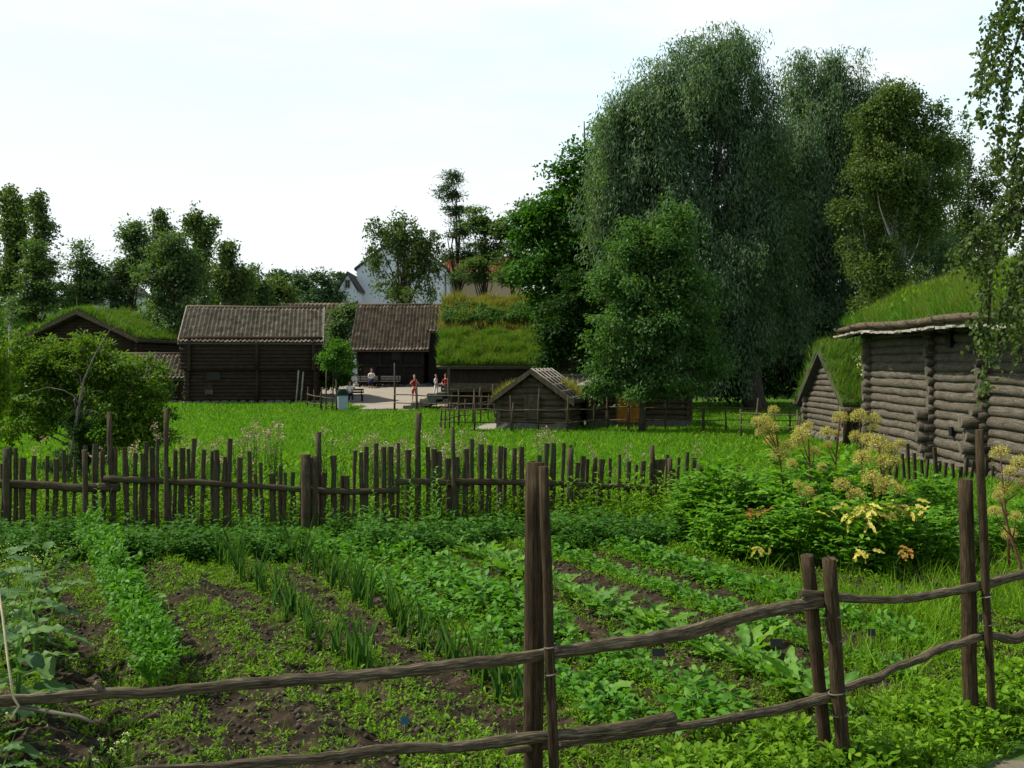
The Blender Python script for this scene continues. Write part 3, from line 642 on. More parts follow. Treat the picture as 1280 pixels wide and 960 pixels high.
# ---------------------------------------------------------------- buildings
def logwall(name, A, B, z0, z1, r, mat, parent, ext=.25, ztop=None, seg=5, irr=.08, sides=10, rv=.08):
    """horizontal logs from A to B (xy); ztop(t) limits the height along the wall (gable)"""
    mb = MB(); A = Vector((A[0], A[1], 0)); B = Vector((B[0], B[1], 0)); dvec = (B - A); Ln = dvec.length; u = dvec / Ln
    z = z0 + r * .9
    while z < z1:
        a, b = -ext * rnd.uniform(.8, 1.15), Ln + ext * rnd.uniform(.8, 1.15)
        if ztop is not None:
            ok = [t for t in np.linspace(0, 1, 60) if ztop(t) > z + r * .6]
            if not ok: break
            if z > z0 + (min(ztop(0), ztop(1)) - z0): a, b = ok[0] * Ln, ok[-1] * Ln
        rr = r * rnd.uniform(1 - rv, 1 + rv)
        pts = [A + u * (a + (b - a) * k / seg) + Vector((0, 0, z + rnd.uniform(-irr, irr) * r)) for k in range(seg + 1)]
        mb.tube(pts, [rr * rnd.uniform(.93, 1.07) for _ in pts], sides, jit=irr * .5)
        z += r * 1.78
    # dark chinking board behind the logs so no light leaks
    nrm = Vector((-u.y, u.x, 0)); zt = z1
    if ztop is None: mb.box((A + B) / 2 + Vector((0, 0, (z0 + zt) / 2)), (Ln, r * .6, zt - z0), rot=(0, 0, math.atan2(u.y, u.x)))
    else:
        ts = np.linspace(0, 1, 13); poly = [A + Vector((0, 0, z0)), B + Vector((0, 0, z0))] + [A + dvec * t + Vector((0, 0, ztop(t))) for t in ts[::-1]]
        mb.prism([p - nrm * r * .3 for p in poly], nrm * r * .6)
    return mb.build(name, mat, parent)
def boardwall(name, A, B, z0, z1, mat, parent, bw=.18, ztop=None):
    mb = MB(); A = Vector((A[0], A[1], 0)); B = Vector((B[0], B[1], 0)); d = B - A; Ln = d.length; u = d / Ln; nrm = Vector((u.y, -u.x, 0))
    k = int(Ln / bw); 
    for i_ in range(k):
        t = (i_ + .5) / k; zt = z1 if ztop is None else min(ztop(i_ / k), ztop((i_ + 1) / k))
        mb.box(A + d * t + nrm * (.012 * (i_ % 2) + rnd.uniform(0, .006)) + Vector((0, 0, (z0 + zt) / 2)), (Ln / k * (1.06 if i_ % 2 else .98), .05, zt - z0), rot=(0, 0, math.atan2(u.y, u.x)))
    return mb.build(name, mat, parent)
def tile_sheet(name, x0, x1, yE, zE, yR, zR, mat, parent, tw=.27, th=.37):
    """pantile slope, eave line at (yE,zE), ridge line at (yR,zR), x0..x1"""
    sl = math.hypot(yR - yE, zR - zE); nr = max(2, round(sl / th)); nc = max(2, round((x1 - x0) / tw)); sub = 6
    U = np.linspace(0, nc, nc * sub + 1); rows = []
    for j in range(nr):
        rows += [(j / nr, .065), ((j + .98) / nr, .0)]
    rows = np.array(rows); nvec = np.array([-(zR - zE), (yR - yE)]) / sl; nvec = nvec if nvec[1] > 0 else -nvec
    prof = .045 * np.cos(2 * math.pi * U) + .018 * np.cos(4 * math.pi * U + .8)
    jit = rng.normal(size=(nr, nc + 1)) * .014
    V = []
    for rI, (t, lift) in enumerate(rows):
        jr = jit[rI // 2][np.minimum(U.astype(int), nc)]
        off = prof + lift + .07 + jr
        x = x0 + (x1 - x0) * U / nc; sag = .03 * np.sin(U / nc * 3.1) * -1
        y = yE + (yR - yE) * t + nvec[0] * off; z = zE + (zR - zE) * t + nvec[1] * off + sag * .8
        V.append(np.stack([x, y, z], 1))
    V = np.concatenate(V); m = len(U)
    i = np.arange(len(rows) - 1)[:, None] * m + np.arange(m - 1)[None, :]
    Fq = np.stack([i, i + 1, i + 1 + m, i + m], -1).reshape(-1, 4)
    tv = rng.random((nr, nc + 1)) ; av = np.concatenate([tv[rI // 2][np.minimum((U + .5).astype(int), nc)] for rI in range(len(rows))]); return np_obj(name, V, Fq, mat, parent, False, {'tilevar': av})
def slab(mb, x0, x1, yE, zE, yR, zR, th):
    """roof slab under the covering"""
    mb.prism([(x0, yE, zE), (x0, yR, zR), (x0, yR, zR - th), (x0, yE, zE - th)], (x1 - x0, 0, 0))
def grass_on(name, x0, x1, yE, zE, yR, zR, n, h, wd, mat, parent, kind='stuff', fringe=True, tfun=None):
    t = rng.random(n); xx = rng.uniform(x0, x1, n)
    if fringe: t = t * 1.04 - .03
    if tfun: k = tfun(xx, t); t, xx = t[k], xx[k]
    m = len(t); yy = yE + (yR - yE) * t; zz = zE + (zR - zE) * t
    cl = fbm(xx * 2.1 + 40, t * 9, 3); yy = yy + rng.normal(size=m) * .06; xx = xx + rng.normal(size=m) * .05
    cl = np.clip((cl - .3) * 2.2, .12, 1.3)
    d = np.stack([rng.normal(size=m) * .35, rng.normal(size=m) * .35 + (-.25 if yE < yR else .25), np.ones(m)], 1)
    V1 = scat(T_BLADE, np.stack([xx, yy, zz], 1), frames(d), h * (.4 + 1.3 * cl * rng.random(m)), wd)
    return tag(np_obj(name, V1[0], V1[1], mat, parent), kind=kind)
def house(name, label, loc, rz, Lx, D, He, Hr, walls='log', roof='tile', r=.13, wm='darklog', tm='tile', over=.45, side_over=.35, overhang2=0, cat='building', stone=True, backroof=True, posts=(), turf=dict()):
    """local frame: x along the ridge, front wall at y=0, back at y=D; z=0 at the ground"""
    root = empty(name, loc, rz, label, cat)
    mid = D / 2; zt = lambda t: He + (Hr - He) * (1 - abs(2 * t - 1)) - .06
    bw = boardwall if walls == 'board' else logwall
    z0 = .18 if stone else -.2
    kw = {} if walls == 'board' else dict(r=r)
    nm = 'board_wall' if walls == 'board' else 'log_wall'
    def mk(A, B, z0, z1, **k2):
        if walls == 'board': return boardwall(nm, A, B, z0, z1, M[wm], root, **k2)
        return logwall(nm, A, B, z0, z1, r, M[wm], root, **k2)
    if overhang2:
        h1 = He * .52
        mk((0, 0), (Lx, 0), z0, h1); mk((0, D), (Lx, D), z0, He); mk((0, 0), (0, D), z0, Hr, ztop=zt); mk((Lx, 0), (Lx, D), z0, Hr, ztop=zt)
        mk((-.2, -overhang2), (Lx + .2, -overhang2), h1 - .02, He)
        mb = MB(); mb.box((Lx / 2, -overhang2 / 2, h1 - .05), (Lx + .4, overhang2, .1)); mb.build('floor_beam', M[wm], root)
    else:
        mk((0, 0), (Lx, 0), z0, He - .05); mk((0, D), (Lx, D), z0, He - .05); mk((0, 0), (0, D), z0, Hr, ztop=zt); mk((Lx, 0), (Lx, D), z0, Hr, ztop=zt)
    if stone:
        mb = MB()
        for A, B in (((0, 0), (Lx, 0)), ((0, 0), (0, D)), ((Lx, 0), (Lx, D))):
            n_ = max(2, int(math.hypot(B[0]-A[0], B[1]-A[1]) / .55))
            for q in range(n_ + 1):
                t = q / n_; s_ = rnd.uniform(.2, .34)
                c = Vector((A[0] + (B[0]-A[0]) * t, A[1] + (B[1]-A[1]) * t, .02))
                mb = MB(); mb.tube([c + Vector((-s_, 0, 0)), c + Vector((-s_ * .6, 0, 0)), c + Vector((s_ * .5, 0, .02)), c + Vector((s_, 0, 0))], [.08, .2, .19, .07], 7, jit=.15, sm=False); mb.build('foundation_stone', M['stone'], root)
    sl = (Hr - He) / mid; o2 = over + overhang2
    x0, x1 = -side_over, Lx + side_over; yE, zE = -o2, He - sl * o2; yB, zB = D + over, He - sl * over
    mb = MB(); th = .1
    slab(mb, x0, x1, yE, zE, mid, Hr, th); slab(mb, x0, x1, yB, zB, mid, Hr, th); rf = mb.build('roof', M['roofdark'], root)
    if roof == 'tile':
        tile_sheet('roof_tiles', x0, x1, yE, zE, mid, Hr, M[tm], rf)
        if backroof: tile_sheet('roof_tiles', x0, x1, yB, zB, mid, Hr, M[tm], rf)
        mb = MB(); mb.tube([(x0, mid, Hr + .1), (Lx / 2, mid, Hr + .08), (x1, mid, Hr + .1)], .1, 8); mb.build('ridge_tiles', M[tm], rf)
        mb = MB()
        for x in (x0 - .03, x1 + .03):
            for (ya, za, yb, zb) in ((yE, zE, mid, Hr), (yB, zB, mid, Hr)):
                mb = MB(); mb.prism([(x - .03, ya, za + .15), (x - .03, yb, zb + .17), (x - .03, yb, zb - .12), (x - .03, ya, za - .12)], (.06, 0, 0)); mb.build('bargeboard', M['lightwood'] if tm == 'tile' else M['rail'], rf)
    else:
        T = turf.get('t', .24); mb = MB()
        for (ya, za, yb, zb) in ((yE, zE, mid, Hr), (yB, zB, mid, Hr)):
            s0 = math.copysign(1, yb - ya)
            nx_ = 14; ny_ = 6; pts = [[Vector((x0 + (x1 - x0) * i_ / nx_, ya + (yb - ya) * j / ny_, za + (zb - za) * j / ny_ + T * (.75 + .6 * rnd.random()))) for i_ in range(nx_ + 1)] for j in range(ny_ + 1)]
            for j in range(ny_):
                for i_ in range(nx_):
                    mb.poly([pts[j][i_], pts[j][i_+1], pts[j+1][i_+1], pts[j+1][i_]])
            for i_ in range(nx_): mb.poly([pts[0][i_], pts[0][i_+1], pts[0][i_+1] - Vector((0, 0, T)), pts[0][i_] - Vector((0, 0, T))])
            for j in range(ny_):
                for i_ in (0, nx_): mb.poly([pts[j][i_], pts[j+1][i_], pts[j+1][i_] - Vector((0, 0, T)), pts[j][i_] - Vector((0, 0, T))])
        mb.build('turf', M['turf'], rf)
        nb = turf.get('n', 9000); h = turf.get('h', .45)
        for k_, (ya, za) in enumerate(((yE, zE), (yB, zB))):
            if k_ and not turf.get('back', True): break
            grass_on('roof_grass', x0, x1, ya, za + T * .8, mid, Hr + T * .8, nb, h, turf.get('w', .03), M[turf.get('m', 'roofgrass')], rf)
            grass_on('dry_roof_grass', x0, x1, ya, za + T * .8, mid, Hr + T * .8, nb // 8, h * 1.3, turf.get('w', .03) * .7, M['drygrass'], rf)
        mb = MB()
        for ya, za in ((yE, zE), (yB, zB)):
            pts = [(x0 - .1, ya, za + .03), (Lx * .3, ya + rnd.uniform(-.02, .02), za + .04), (Lx * .7, ya, za + .02), (x1 + .1, ya, za + .03)]
            mb = MB(); mb.tube(pts, .075, 7, jit=.1); mb.build('turf_log', M['rail'], rf)
    root['_dims'] = [Lx, D, He, Hr]
    del root['_dims']
    return root, rf
def window(root, x, z, wd, hg, frame='rail', bars=True, y=-.15, rz=0, name='window'):
    mb = MB(); fw = .06
    for c, s_ in (((x, y, z + hg/2), (wd + fw*2, .06, fw)), ((x, y, z - hg/2), (wd + fw*2, .08, fw)), ((x - wd/2, y, z), (fw, .06, hg)), ((x + wd/2, y, z), (fw, .06, hg))): mb.box(c, s_)
    if bars: mb.box((x, y, z), (.03, .04, hg)); mb.box((x, y - .005, z), (wd, .04, .03))
    f = mb.build(name, M[frame], root); mb = MB(); mb.box((x, y + .03, z), (wd, .02, hg)); mb.build('pane', M['glass'], f); return f
def door(root, x, z0, wd, hg, mat='brownboard', y=-.16, frame='darklog'):
    mb = MB(); k = max(3, int(wd / .18))
    for q in range(k): mb.box((x - wd/2 + wd * (q + .5) / k, y + .004 * (q % 2), z0 + hg / 2), (wd / k * .96, .05, hg))
    mb.box((x, y - .03, z0 + hg * .25), (wd * .9, .03, .1)); mb.box((x, y - .03, z0 + hg * .78), (wd * .9, .03, .1))
    d_ = mb.build('door', M[mat], root)
    mb = MB(); mb.box((x - wd/2 - .06, y - .01, z0 + hg/2), (.12, .12, hg + .1)); mb.box((x + wd/2 + .06, y - .01, z0 + hg/2), (.12, .12, hg + .1)); mb.box((x, y - .013, z0 + hg + .1), (wd + .3, .13, .12)); mb.build('door_frame', M[frame], d_)
    mb = MB(); mb.box((x + wd * .38, y - .06, z0 + hg * .5), (.03, .05, .16)); mb.build('handle', M['black'], d_)
    return d_

# A: dark two-storey log storehouse with pantiles
lx, ly = (235 - 640) / F * 63.4, 63.4
A_, rfA = house('storehouse', 'large dark two-storey log storehouse with grey pantiled roof left of the gravel yard', (lx, ly, G(lx, ly)), R(10), 7.95, 6.3, 4.25, 6.25, r=.13, wm='darklog', over=.3, side_over=.5, overhang2=.3)
mb = MB()
for pts in ([(4.3, -.22, .1), (4.3, -.21, 2.2)], [(4.3, -.52, 2.2), (4.3, -.5, 4.1)]): mb = MB(); mb.tube(pts, .12, 8); mb.build('wall_post', M['darklog'], A_)
for x in (.12, 7.85): mb = MB(); mb.box((x, -.5, 3.1), (.2, .2, 2.0)); mb.build('corner_post', M['darklog'], A_)
window(A_, 1.55, 1.75, .9, .5, 'darklog', False, -.17); window(A_, 1.3, 1.05, .5, .35, 'darklog', False, -.17)
mb = MB(); mb.box((1.3, -.2, .72), (.5, .03, .28)); mb.build('pale_hatch', M['rail'], A_)
for dx in (0, .3):
    mb = MB(); mb.tube([(6.75 + dx, -.75, .0), (6.85 + dx, -.6, 1.2), (6.9 + dx, -.35, 2.1 - dx * .3)], .055, 7)
    o = mb.build('leaning_pole', M['lightwood']); o.matrix_world = Matrix.Translation(A_.location) @ Matrix.Rotation(R(10), 4, 'Z')
    tag(o, 'pale pole leaning on the storehouse wall, %s of the two' % ('left' if dx == 0 else 'right'), 'pole', 'poles leaning on the storehouse')
# B low tiled shed
lx, ly = (128 - 640) / F * 64.5, 64.0
B_, _ = house('shed', 'low pantiled log shed joined to the left end of the storehouse', (lx, ly, G(lx, ly)), R(8), 5.2, 4.2, 1.75, 3.1, wm='darklog', over=.35, side_over=.1)
# C turf roofed house behind the shed
lx, ly = (170 - 640) / F * 76, 76
C_, _ = house('turf_house', 'low turf-roofed house seen only as a green strip behind the pantiled shed', (lx, ly, G(lx, ly) - .3), 0, 5.2, 5, 2.0, 3.4, wm='darklog', roof='turf', turf=dict(n=5000, h=.5, w=.05, back=False))
# D turf gable house on the left
lx, ly = (172 - 640) / F * 70, 70
D_, _ = house('gable_house', 'turf-roofed log house with dark gable rising behind the elder bush at the left', (lx, ly, G(lx, ly)), R(80), 6.0, 8.4, 4.1, 5.9, wm='darklog', roof='turf', over=.5, side_over=.8, turf=dict(n=9000, h=.5, w=.045, m='roofgrass'))
mb = MB()
for s_ in (1, -1):
    ya = 4.2 - s_ * 4.7; mb = MB(); mb.prism([(-.88, ya, 3.98), (-.88, 4.2, 6.0), (-.88, 4.2, 5.75), (-.88, ya, 3.73)], (.07, 0, 0)); mb.build('bargeboard', M['rail'], D_)
# E tiled storehouse in the centre with open gallery
lx, ly = (447 - 640) / F * 76, 76
E_, rfE = house('gallery_storehouse', 'black timber storehouse with brown pantiled roof behind the benches on the gravel yard', (lx, ly, G(lx, ly)), 0, 5.0, 6.2, 3.3, 6.35, walls='board', wm='blacklog', tm='tile2', over=.55, side_over=.45)
mb = MB(); mb.box((2.5, -.14, 1.62), (5.1, .16, .22)); mb.box((2.5, -.10, 3.12), (5.1, .2, .2))
for x in (0.05, 1.7, 3.3, 4.95): mb.box((x, -.13, 2.4), (.2, .14, 1.5))
mb.build('gallery_beam', M['blacklog'], E_)
door(E_, 3.1, .2, .9, 1.35, 'blacklog', -.1, 'blacklog'); door(E_, .9, .2, .8, 1.3, 'brownboard', -.1, 'blacklog'); window(E_, 3.0, 2.35, .8, .6, 'darklog', True, -.09)
lx2 = lx + 5.35
E2, _ = house('gallery_annex', 'black recessed annex with higher eaves, right of the brown pantiled storehouse', (lx2, ly + .9, G(lx2, ly + .9)), 0, 3.6, 4.4, 4.35, 6.3, walls='board', wm='blacklog', tm='tile2', over=.2, side_over=.05)
door(E2, 1.6, .2, 1.0, 1.7, 'blacklog', -.1, 'blacklog')
# F front turf loft
lx, ly = (562 - 640) / F * 57.5, 57.5
F_, rfF = house('turf_loft', 'brown board loft building with thick grass roof above the stone steps', (lx, ly, G(lx, ly)), 0, 5.0, 5.4, 2.85, 4.25, walls='board', wm='brownboard', roof='turf', over=.75, side_over=.6, turf=dict(t=.25, n=34000, h=.5, w=.035))
mb = MB(); mb.box((2.4, -.45, 1.12), (5.6, .9, .14)); 
for x in (.1, 1.8, 3.6, 4.9): mb.box((x, -.8, .5), (.22, .22, 1.1))
mb.build('raised_porch', M['hutlog'], F_)
mb = MB(); mb.box((2.4, -.86, 1.38), (5.2, .06, .34)); mb.build('porch_rail', M['rail'], F_)
for x in (.0, 4.9):
    mb = MB(); mb.box((x, -.82, 1.85), (.16, .16, 1.3)); mb.build('porch_post', M['hutlog'], F_)
# F2 behind
lx, ly = (560 - 640) / F * 66.5, 66.5
F2, rf2 = house('tall_turf_house', 'taller turf-roofed house behind the loft, roof thick with bushy herbs and brown grass on top', (lx, ly, G(lx, ly)), 0, 5.8, 5.6, 5.0, 6.75, walls='board', wm='brownboard', roof='turf', over=.7, side_over=.5, turf=dict(t=.3, n=9000, h=.7, w=.045, m='drygrass', back=False))
V1 = None
n = 9000; t = rng.random(n) * .62; xx_ = rng.uniform(-.4, 6.2, n); cl = vnoise(xx_ * 1.8, t * 5)
V1 = scat(T_LEAF, np.stack([xx_, -.7 + 3.5 * t, 5.0 + 1.6 * t + .3 + .75 * cl * rng.random(n)], 1), frames(rng.normal(size=(n, 3)), up=np.array([[0, 0, 1.]]) + rng.normal(size=(n, 3)) * .4), .17, .10)
tag(np_obj('roof_herbs', V1[0], V1[1], M['lf_ash'], rf2), kind='stuff')
# stone steps
sx_, sy_ = (508 - 640) / F * 59, 58.2
st = empty('stone_steps', (sx_, sy_, G(sx_, sy_)), 0, 'rough grey stone steps climbing to the porch of the turf loft', 'steps')
for k in range(5):
    mb = MB()
    for q in range(4): mb.box((.42 * k + .55 + q * .1 + rnd.uniform(-.03, .03), -.35 + q * .5, .1 + .19 * k), (1.2 - .12 * k, .48, .19), rot=(0, 0, rnd.uniform(-.06, .06)), jit=.025)
    mb.build('step', M['stone'], st)
# G small hut with birch-bark and pole roof
def hut(name, label, loc, rz, Wd, Dp, He, Hr, wm, grass):
    """gable to the front: local x across, y back"""
    root = empty(name, loc, rz, label, 'hut'); zt = lambda t: He + (Hr - He) * (1 - abs(2 * t - 1)) - .05
    for A, B, k in (((0, 0), (Wd, 0), dict(ztop=zt)), ((0, Dp), (Wd, Dp), dict(ztop=zt)), ((0, 0), (0, Dp), {}), ((Wd, 0), (Wd, Dp), {})):
        logwall('log_wall', A, B, .28, Hr if k else He - .03, .14, M[wm], root, ext=.16, **k)
    mb = MB()
    for A, B in (((0, 0), (Wd, 0)), ((Wd, 0), (Wd, Dp)), ((0, 0), (0, Dp))):
        n_ = 6
        for q in range(n_):
            t = (q + .5) / n_; c = (A[0] + (B[0]-A[0]) * t, A[1] + (B[1]-A[1]) * t, .12); s_ = (abs(B[0]-A[0]) / n_ * .97 + .12 , abs(B[1]-A[1]) / n_ * .97 + .26, .36)
            mb = MB(); mb.box(c, s_, jit=.04); mb.build('foundation_stone', M['stone'], root)
    sl = (Hr - He) / (Wd / 2); ov = .32; y0, y1 = -.4, Dp + .3
    mb = MB()
    for s_ in (-1, 1):
        xe = Wd / 2 + s_ * (Wd / 2 + ov); ze = He - sl * ov
        mb.prism([(Wd/2, y0, Hr + .08), (xe, y0, ze + .08), (xe, y0, ze - .02), (Wd/2, y0, Hr - .02)], (0, y1 - y0, 0))
    rf = mb.build('roof', M['hutlog'], root)
    mb = MB()
    for s_ in (-1, 1):
        xe = Wd / 2 + s_ * (Wd / 2 + ov + .05); ze = He - sl * (ov + .05)
        mb = MB(); mb.prism([(Wd/2, y0 - .06, Hr + .17), (xe, y0 - .06, ze + .17), (xe, y0 - .06, ze - .06), (Wd/2, y0 - .06, Hr - .06)], (0, .055, 0)); mb.build('bargeboard', M['rail'], rf)
    # battens and poles holding the bark down
    mb = MB()
    for s_ in (-1, 1):
        for k in range(5):
            t = .08 + k * .21; x = Wd/2 + s_ * (Wd/2 + ov) * t; z = Hr - (Hr - He + sl * ov) * t + .13
            mb.tube([(x, y0, z), (x, (y0 + y1) / 2, z + .02), (x, y1, z)], .035, 6)
        for k in range(6):
            y = y0 + .15 + k * (y1 - y0 - .3) / 5; xe = Wd/2 + s_ * (Wd/2 + ov)
            mb.tube([(Wd/2, y, Hr + .17), (xe, y + .05, He - sl * ov + .17)], .028, 6)
    mb.build('roof_pole', M['lightwood'], rf)
    return root, rf
lx, ly = (624 - 640) / F * 42.4, 42.4
G_, rfG = hut('log_hut', 'small log hut with grey bargeboards, pole-laid roof and fieldstone base behind the rail fence', (lx, ly, G(lx, ly)), R(-14), 2.95, 3.6, 1.38, 2.45, 'hutlog', True)
mb = MB()
for x in (1.2, 1.75): mb = MB(); mb.box((x, -.18, .95), (.12, .12, 1.0)); mb.build('door_jamb', M['hutlog'], G_)
mb = MB()
mb.box((1.47, -.19, .95), (.45, .05, .95)); mb.build('door', M['hutlog'], G_)
grass_t = []
for s_, x_lo, x_hi, yy0, yy1, nn, hh_ in ((-1, -.3, .5, -.3, 3.6, 1500, .38), (1, 2.3, 3.2, 1.8, 3.7, 1000, .3)):
    xx_ = rng.uniform(x_lo, x_hi, nn); yy_ = rng.uniform(yy0, yy1, nn)
    zz_ = 2.45 - 1.07 / 1.475 * abs(xx_ - 1.475) + .08
    grass_t.append(scat(T_BLADE, np.stack([xx_, yy_, zz_], 1), frames(np.stack([rng.normal(size=nn) * .4, rng.normal(size=nn) * .4, np.ones(nn)], 1)), hh_ * (.4 + rng.random(nn)), .022))
V1 = merge(grass_t); tag(np_obj('roof_grass', V1[0], V1[1], M['drygrass'], rfG), kind='stuff')
# behind the hut: grey-roofed cabin, and the low cabin with the orange panel
lx, ly = (694 - 640) / F * 50, 50
g2, _ = house('cabin', 'low cabin with bleached board roof peeping out behind the small hut', (lx, ly, G(lx, ly)), 0, 2.2, 3, 1.5, 2.1, wm='darklog', over=.3)
lx, ly = (737 - 640) / F * 44.2, 44.2
H_, rfH = hut('long_cabin', 'low dark log cabin with an orange panel under the rowan', (lx, ly, G(lx, ly)), 0, 4.4, 3.6, 1.75, 2.7, 'hutlog', False)
mb = MB()
for q in range(4): mb.box((1.32 + .29 * q, -.2, .82), (.282, .05, 1.2))
mb.build('orange_panel', M['orange'], H_)
mb = MB()
for x in (1.14, 2.36): mb = MB(); mb.box((x, -.21, .8), (.09, .08, 1.3)); mb.build('panel_frame', M['hutlog'], H_)

# I grey log barn on the right; local x runs away from the camera, front wall (y=0) faces left
bx0, by0 = 9.45, 14.5
bx1, by1 = 10.75, 29.6
ang = math.atan2(by0 - by1, bx0 - bx1)
Lb = math.hypot(bx1 - bx0, by1 - by0)
gz = G(10.5, 27)
I_ = empty('log_barn', (bx1, by1, gz), ang, 'big silver-grey log barn with sagging grass roof at the right edge', 'barn')
Hb, Hrb, Db, rb = 3.70, 4.85, 5.4, .126
# local x: from far end toward camera; y: +90deg left of x => outward is -x world?  (checked below with sgn)
lyax = Vector((-math.sin(ang), math.cos(ang))); sgn = 1 if lyax.x > 0 else -1   # y*sgn points into the barn (away from the meadow)
cr = [0, 5.6, 8.9, Lb]
ztI = lambda t: Hb + (Hrb - Hb) * (1 - abs(2 * t - 1)) - .05
for a_, b_ in zip(cr[:-1], cr[1:]):
    logwall('log_wall', (a_, 0), (b_, 0), .05, Hb - .02, rb, M['greylog'], I_, ext=.02, seg=9, irr=.15, sides=12, rv=.13)
for x in cr[:-1]: # log ends of the cross walls, sticking out toward the meadow
    mb = MB(); z = .05 + rb * 1.9
    while z < Hb - .1:
        ln = rnd.uniform(.22, .34); rr = rb * rnd.uniform(.9, 1.08)
        mb.tube([(x, sgn * .2, z), (x, -sgn * ln * .5, z + .01), (x, -sgn * ln, z)], [rr, rr, rr * .93], 9, jit=.08); z += rb * 1.78
    mb.build('crossing_log_ends', M['greylog'], I_)
for (x, z, ln) in ((5.45, .45, .42), (5.45, .72, .48), (5.45, .99, .45), (5.45, 1.26, .5), (8.75, .45, .5), (8.75, .72, .6), (8.75, .99, .52), (8.75, 1.26, .62), (8.75, 1.5, .4)):
    mb = MB(); mb.tube([(x + .1, 0, z), (x + .1, -sgn * ln, z + .02)], [.15, .14], 9, jit=.06); mb.build('long_log_end', M['greylog'], I_)
logwall('log_wall', (0, 0), (0, sgn * Db), .05, Hrb, rb, M['greylog'], I_, ztop=ztI, ext=.3)
logwall('log_wall', (Lb, 0), (Lb, sgn * Db), .05, Hrb, rb, M['greylog'], I_, ztop=ztI, ext=.3)
logwall('log_wall', (0, sgn * Db), (Lb, sgn * Db), .05, Hb, rb, M['greylog'], I_, seg=8)
mb = MB(); 
for (x, z, s_) in ((6.85, 3.05, .3), (7.0, .95, .17)): mb = MB(); mb.box((x, -sgn * .13, z), (s_, .12, s_ * 1.25)); mb.build('vent_hole', M['black'], I_)
mb = MB()
for q in range(22): mb = MB(); mb.box((.3 + q * Lb / 22, -sgn * .02, rnd.uniform(-.02, .03)), (.66, .4, .3), jit=.05); mb.build('foundation_stone', M['stone'], I_)
slb = (Hrb - Hb) / (Db / 2); ovb = .75
def ibp(x, t, lift=0):  # point on the near slope, t=0 eave, 1 ridge ; the eave sags toward the far end
    y = -ovb + (Db / 2 + ovb) * t; z = Hb - slb * ovb + (Hrb - Hb + slb * ovb) * t
    z += (-.06 * math.exp(-((x + .6) / 1.6) ** 2) - .016 * x) * (1 - t) + .03 * math.sin(x * .9)
    return Vector((x, sgn * y, z + lift))
mb = MB(); nxs = 24
for side in (0, 1):
    for (l0, l1, t0, t1) in ((0, .14, 0, 1),):
        g0 = [[(ibp(-.75 + (Lb + 1.4) * i_ / nxs, j / 4) if side == 0 else Vector((-.75 + (Lb + 1.4) * i_ / nxs, sgn * (Db + ovb - (Db / 2 + ovb) * j / 4), Hb - slb * ovb + (Hrb - Hb + slb * ovb) * j / 4))) for i_ in range(nxs + 1)] for j in range(5)]
        for j in range(4):
            for i_ in range(nxs):
                q = [g0[j][i_], g0[j][i_+1], g0[j+1][i_+1], g0[j+1][i_]]
                mb.poly(q); mb.poly([p - Vector((0, 0, .08)) for p in q][::-1])
rfI = mb.build('roof', M['roofdark'], I_)
mb = MB()
for side in (0, 1):
    nx_, ny_ = 60, 10
    def tp_(i_, j):
        x = -.7 + (Lb + 1.3) * i_ / nx_; t = .02 + .98 * j / ny_
        p = ibp(x, t) if side == 0 else Vector((x, sgn * (Db + ovb - (Db / 2 + ovb) * t), Hb - slb * ovb + (Hrb - Hb + slb * ovb) * t))
        return p + Vector((0, 0, .2 + .10 * float(fbm(x * 1.5, t * 4 + side * 9)) + (.05 if 0 < j < ny_ else -.04)))
    gI = [[tp_(i_, j) for i_ in range(nx_ + 1)] for j in range(ny_ + 1)]
    for j in range(ny_):
        for i_ in range(nx_): mb.poly([gI[j][i_], gI[j][i_+1], gI[j+1][i_+1], gI[j+1][i_]])
    for j in range(ny_):
        for i_ in (0, nx_): mb.poly([gI[j][i_], gI[j+1][i_], gI[j+1][i_] - Vector((0, 0, .22)), gI[j][i_] - Vector((0, 0, .22))])
    for i_ in range(nx_): mb.poly([gI[0][i_], gI[0][i_+1], gI[0][i_+1] - Vector((0, 0, .22)), gI[0][i_] - Vector((0, 0, .22))])
mb.build('turf', M['turf'], rfI)
def roofI(n, h, wd, mat, name, lo=0, hi=1, cond=None, tpl=T_BLADE, leafy=False):
    xx_ = rng.uniform(-.75, Lb + .6, n); t = lo + (hi - lo) * rng.random(n); 
    if cond is not None: k = cond(xx_, t); xx_, t = xx_[k], t[k]
    m = len(xx_); y = (-ovb + (Db / 2 + ovb) * t); z = Hb - slb * ovb + (Hrb - Hb + slb * ovb) * t - .016 * xx_ * (1 - t) + .22
    d = np.stack([rng.normal(size=m) * .35, rng.normal(size=m) * .35 - .1 * sgn, np.ones(m) * (1 if not leafy else .5)], 1)
    cl = fbm(xx_ * 1.2, t * 4 + 3, 3)
    V1 = scat(tpl, np.stack([xx_, sgn * y, z + (rng.random(m) * .3 if leafy else 0)], 1), frames(d), h * (.35 + 1.3 * cl * rng.random(m)), wd)
    tag(np_obj(name, V1[0], V1[1], M[mat], rfI), kind='stuff')
roofI(34000, .45, .014, 'roofgrass', 'roof_grass')
roofI(22000, .5, .008, 'drygrass', 'dry_roof_grass', .0, 1, lambda x, t: fbm(x * .8 + 2, t * 3, 3) + .35 * t > .52)
roofI(3000, .22, .09, 'weed', 'roof_herbs', .1, .9, lambda x, t: fbm(x * .9, t * 3 + 8, 2) > .5, T_LEAF, True)
n = 6000; xx_ = rng.uniform(-.75, Lb + .6, n); t = rng.random(n) * .8
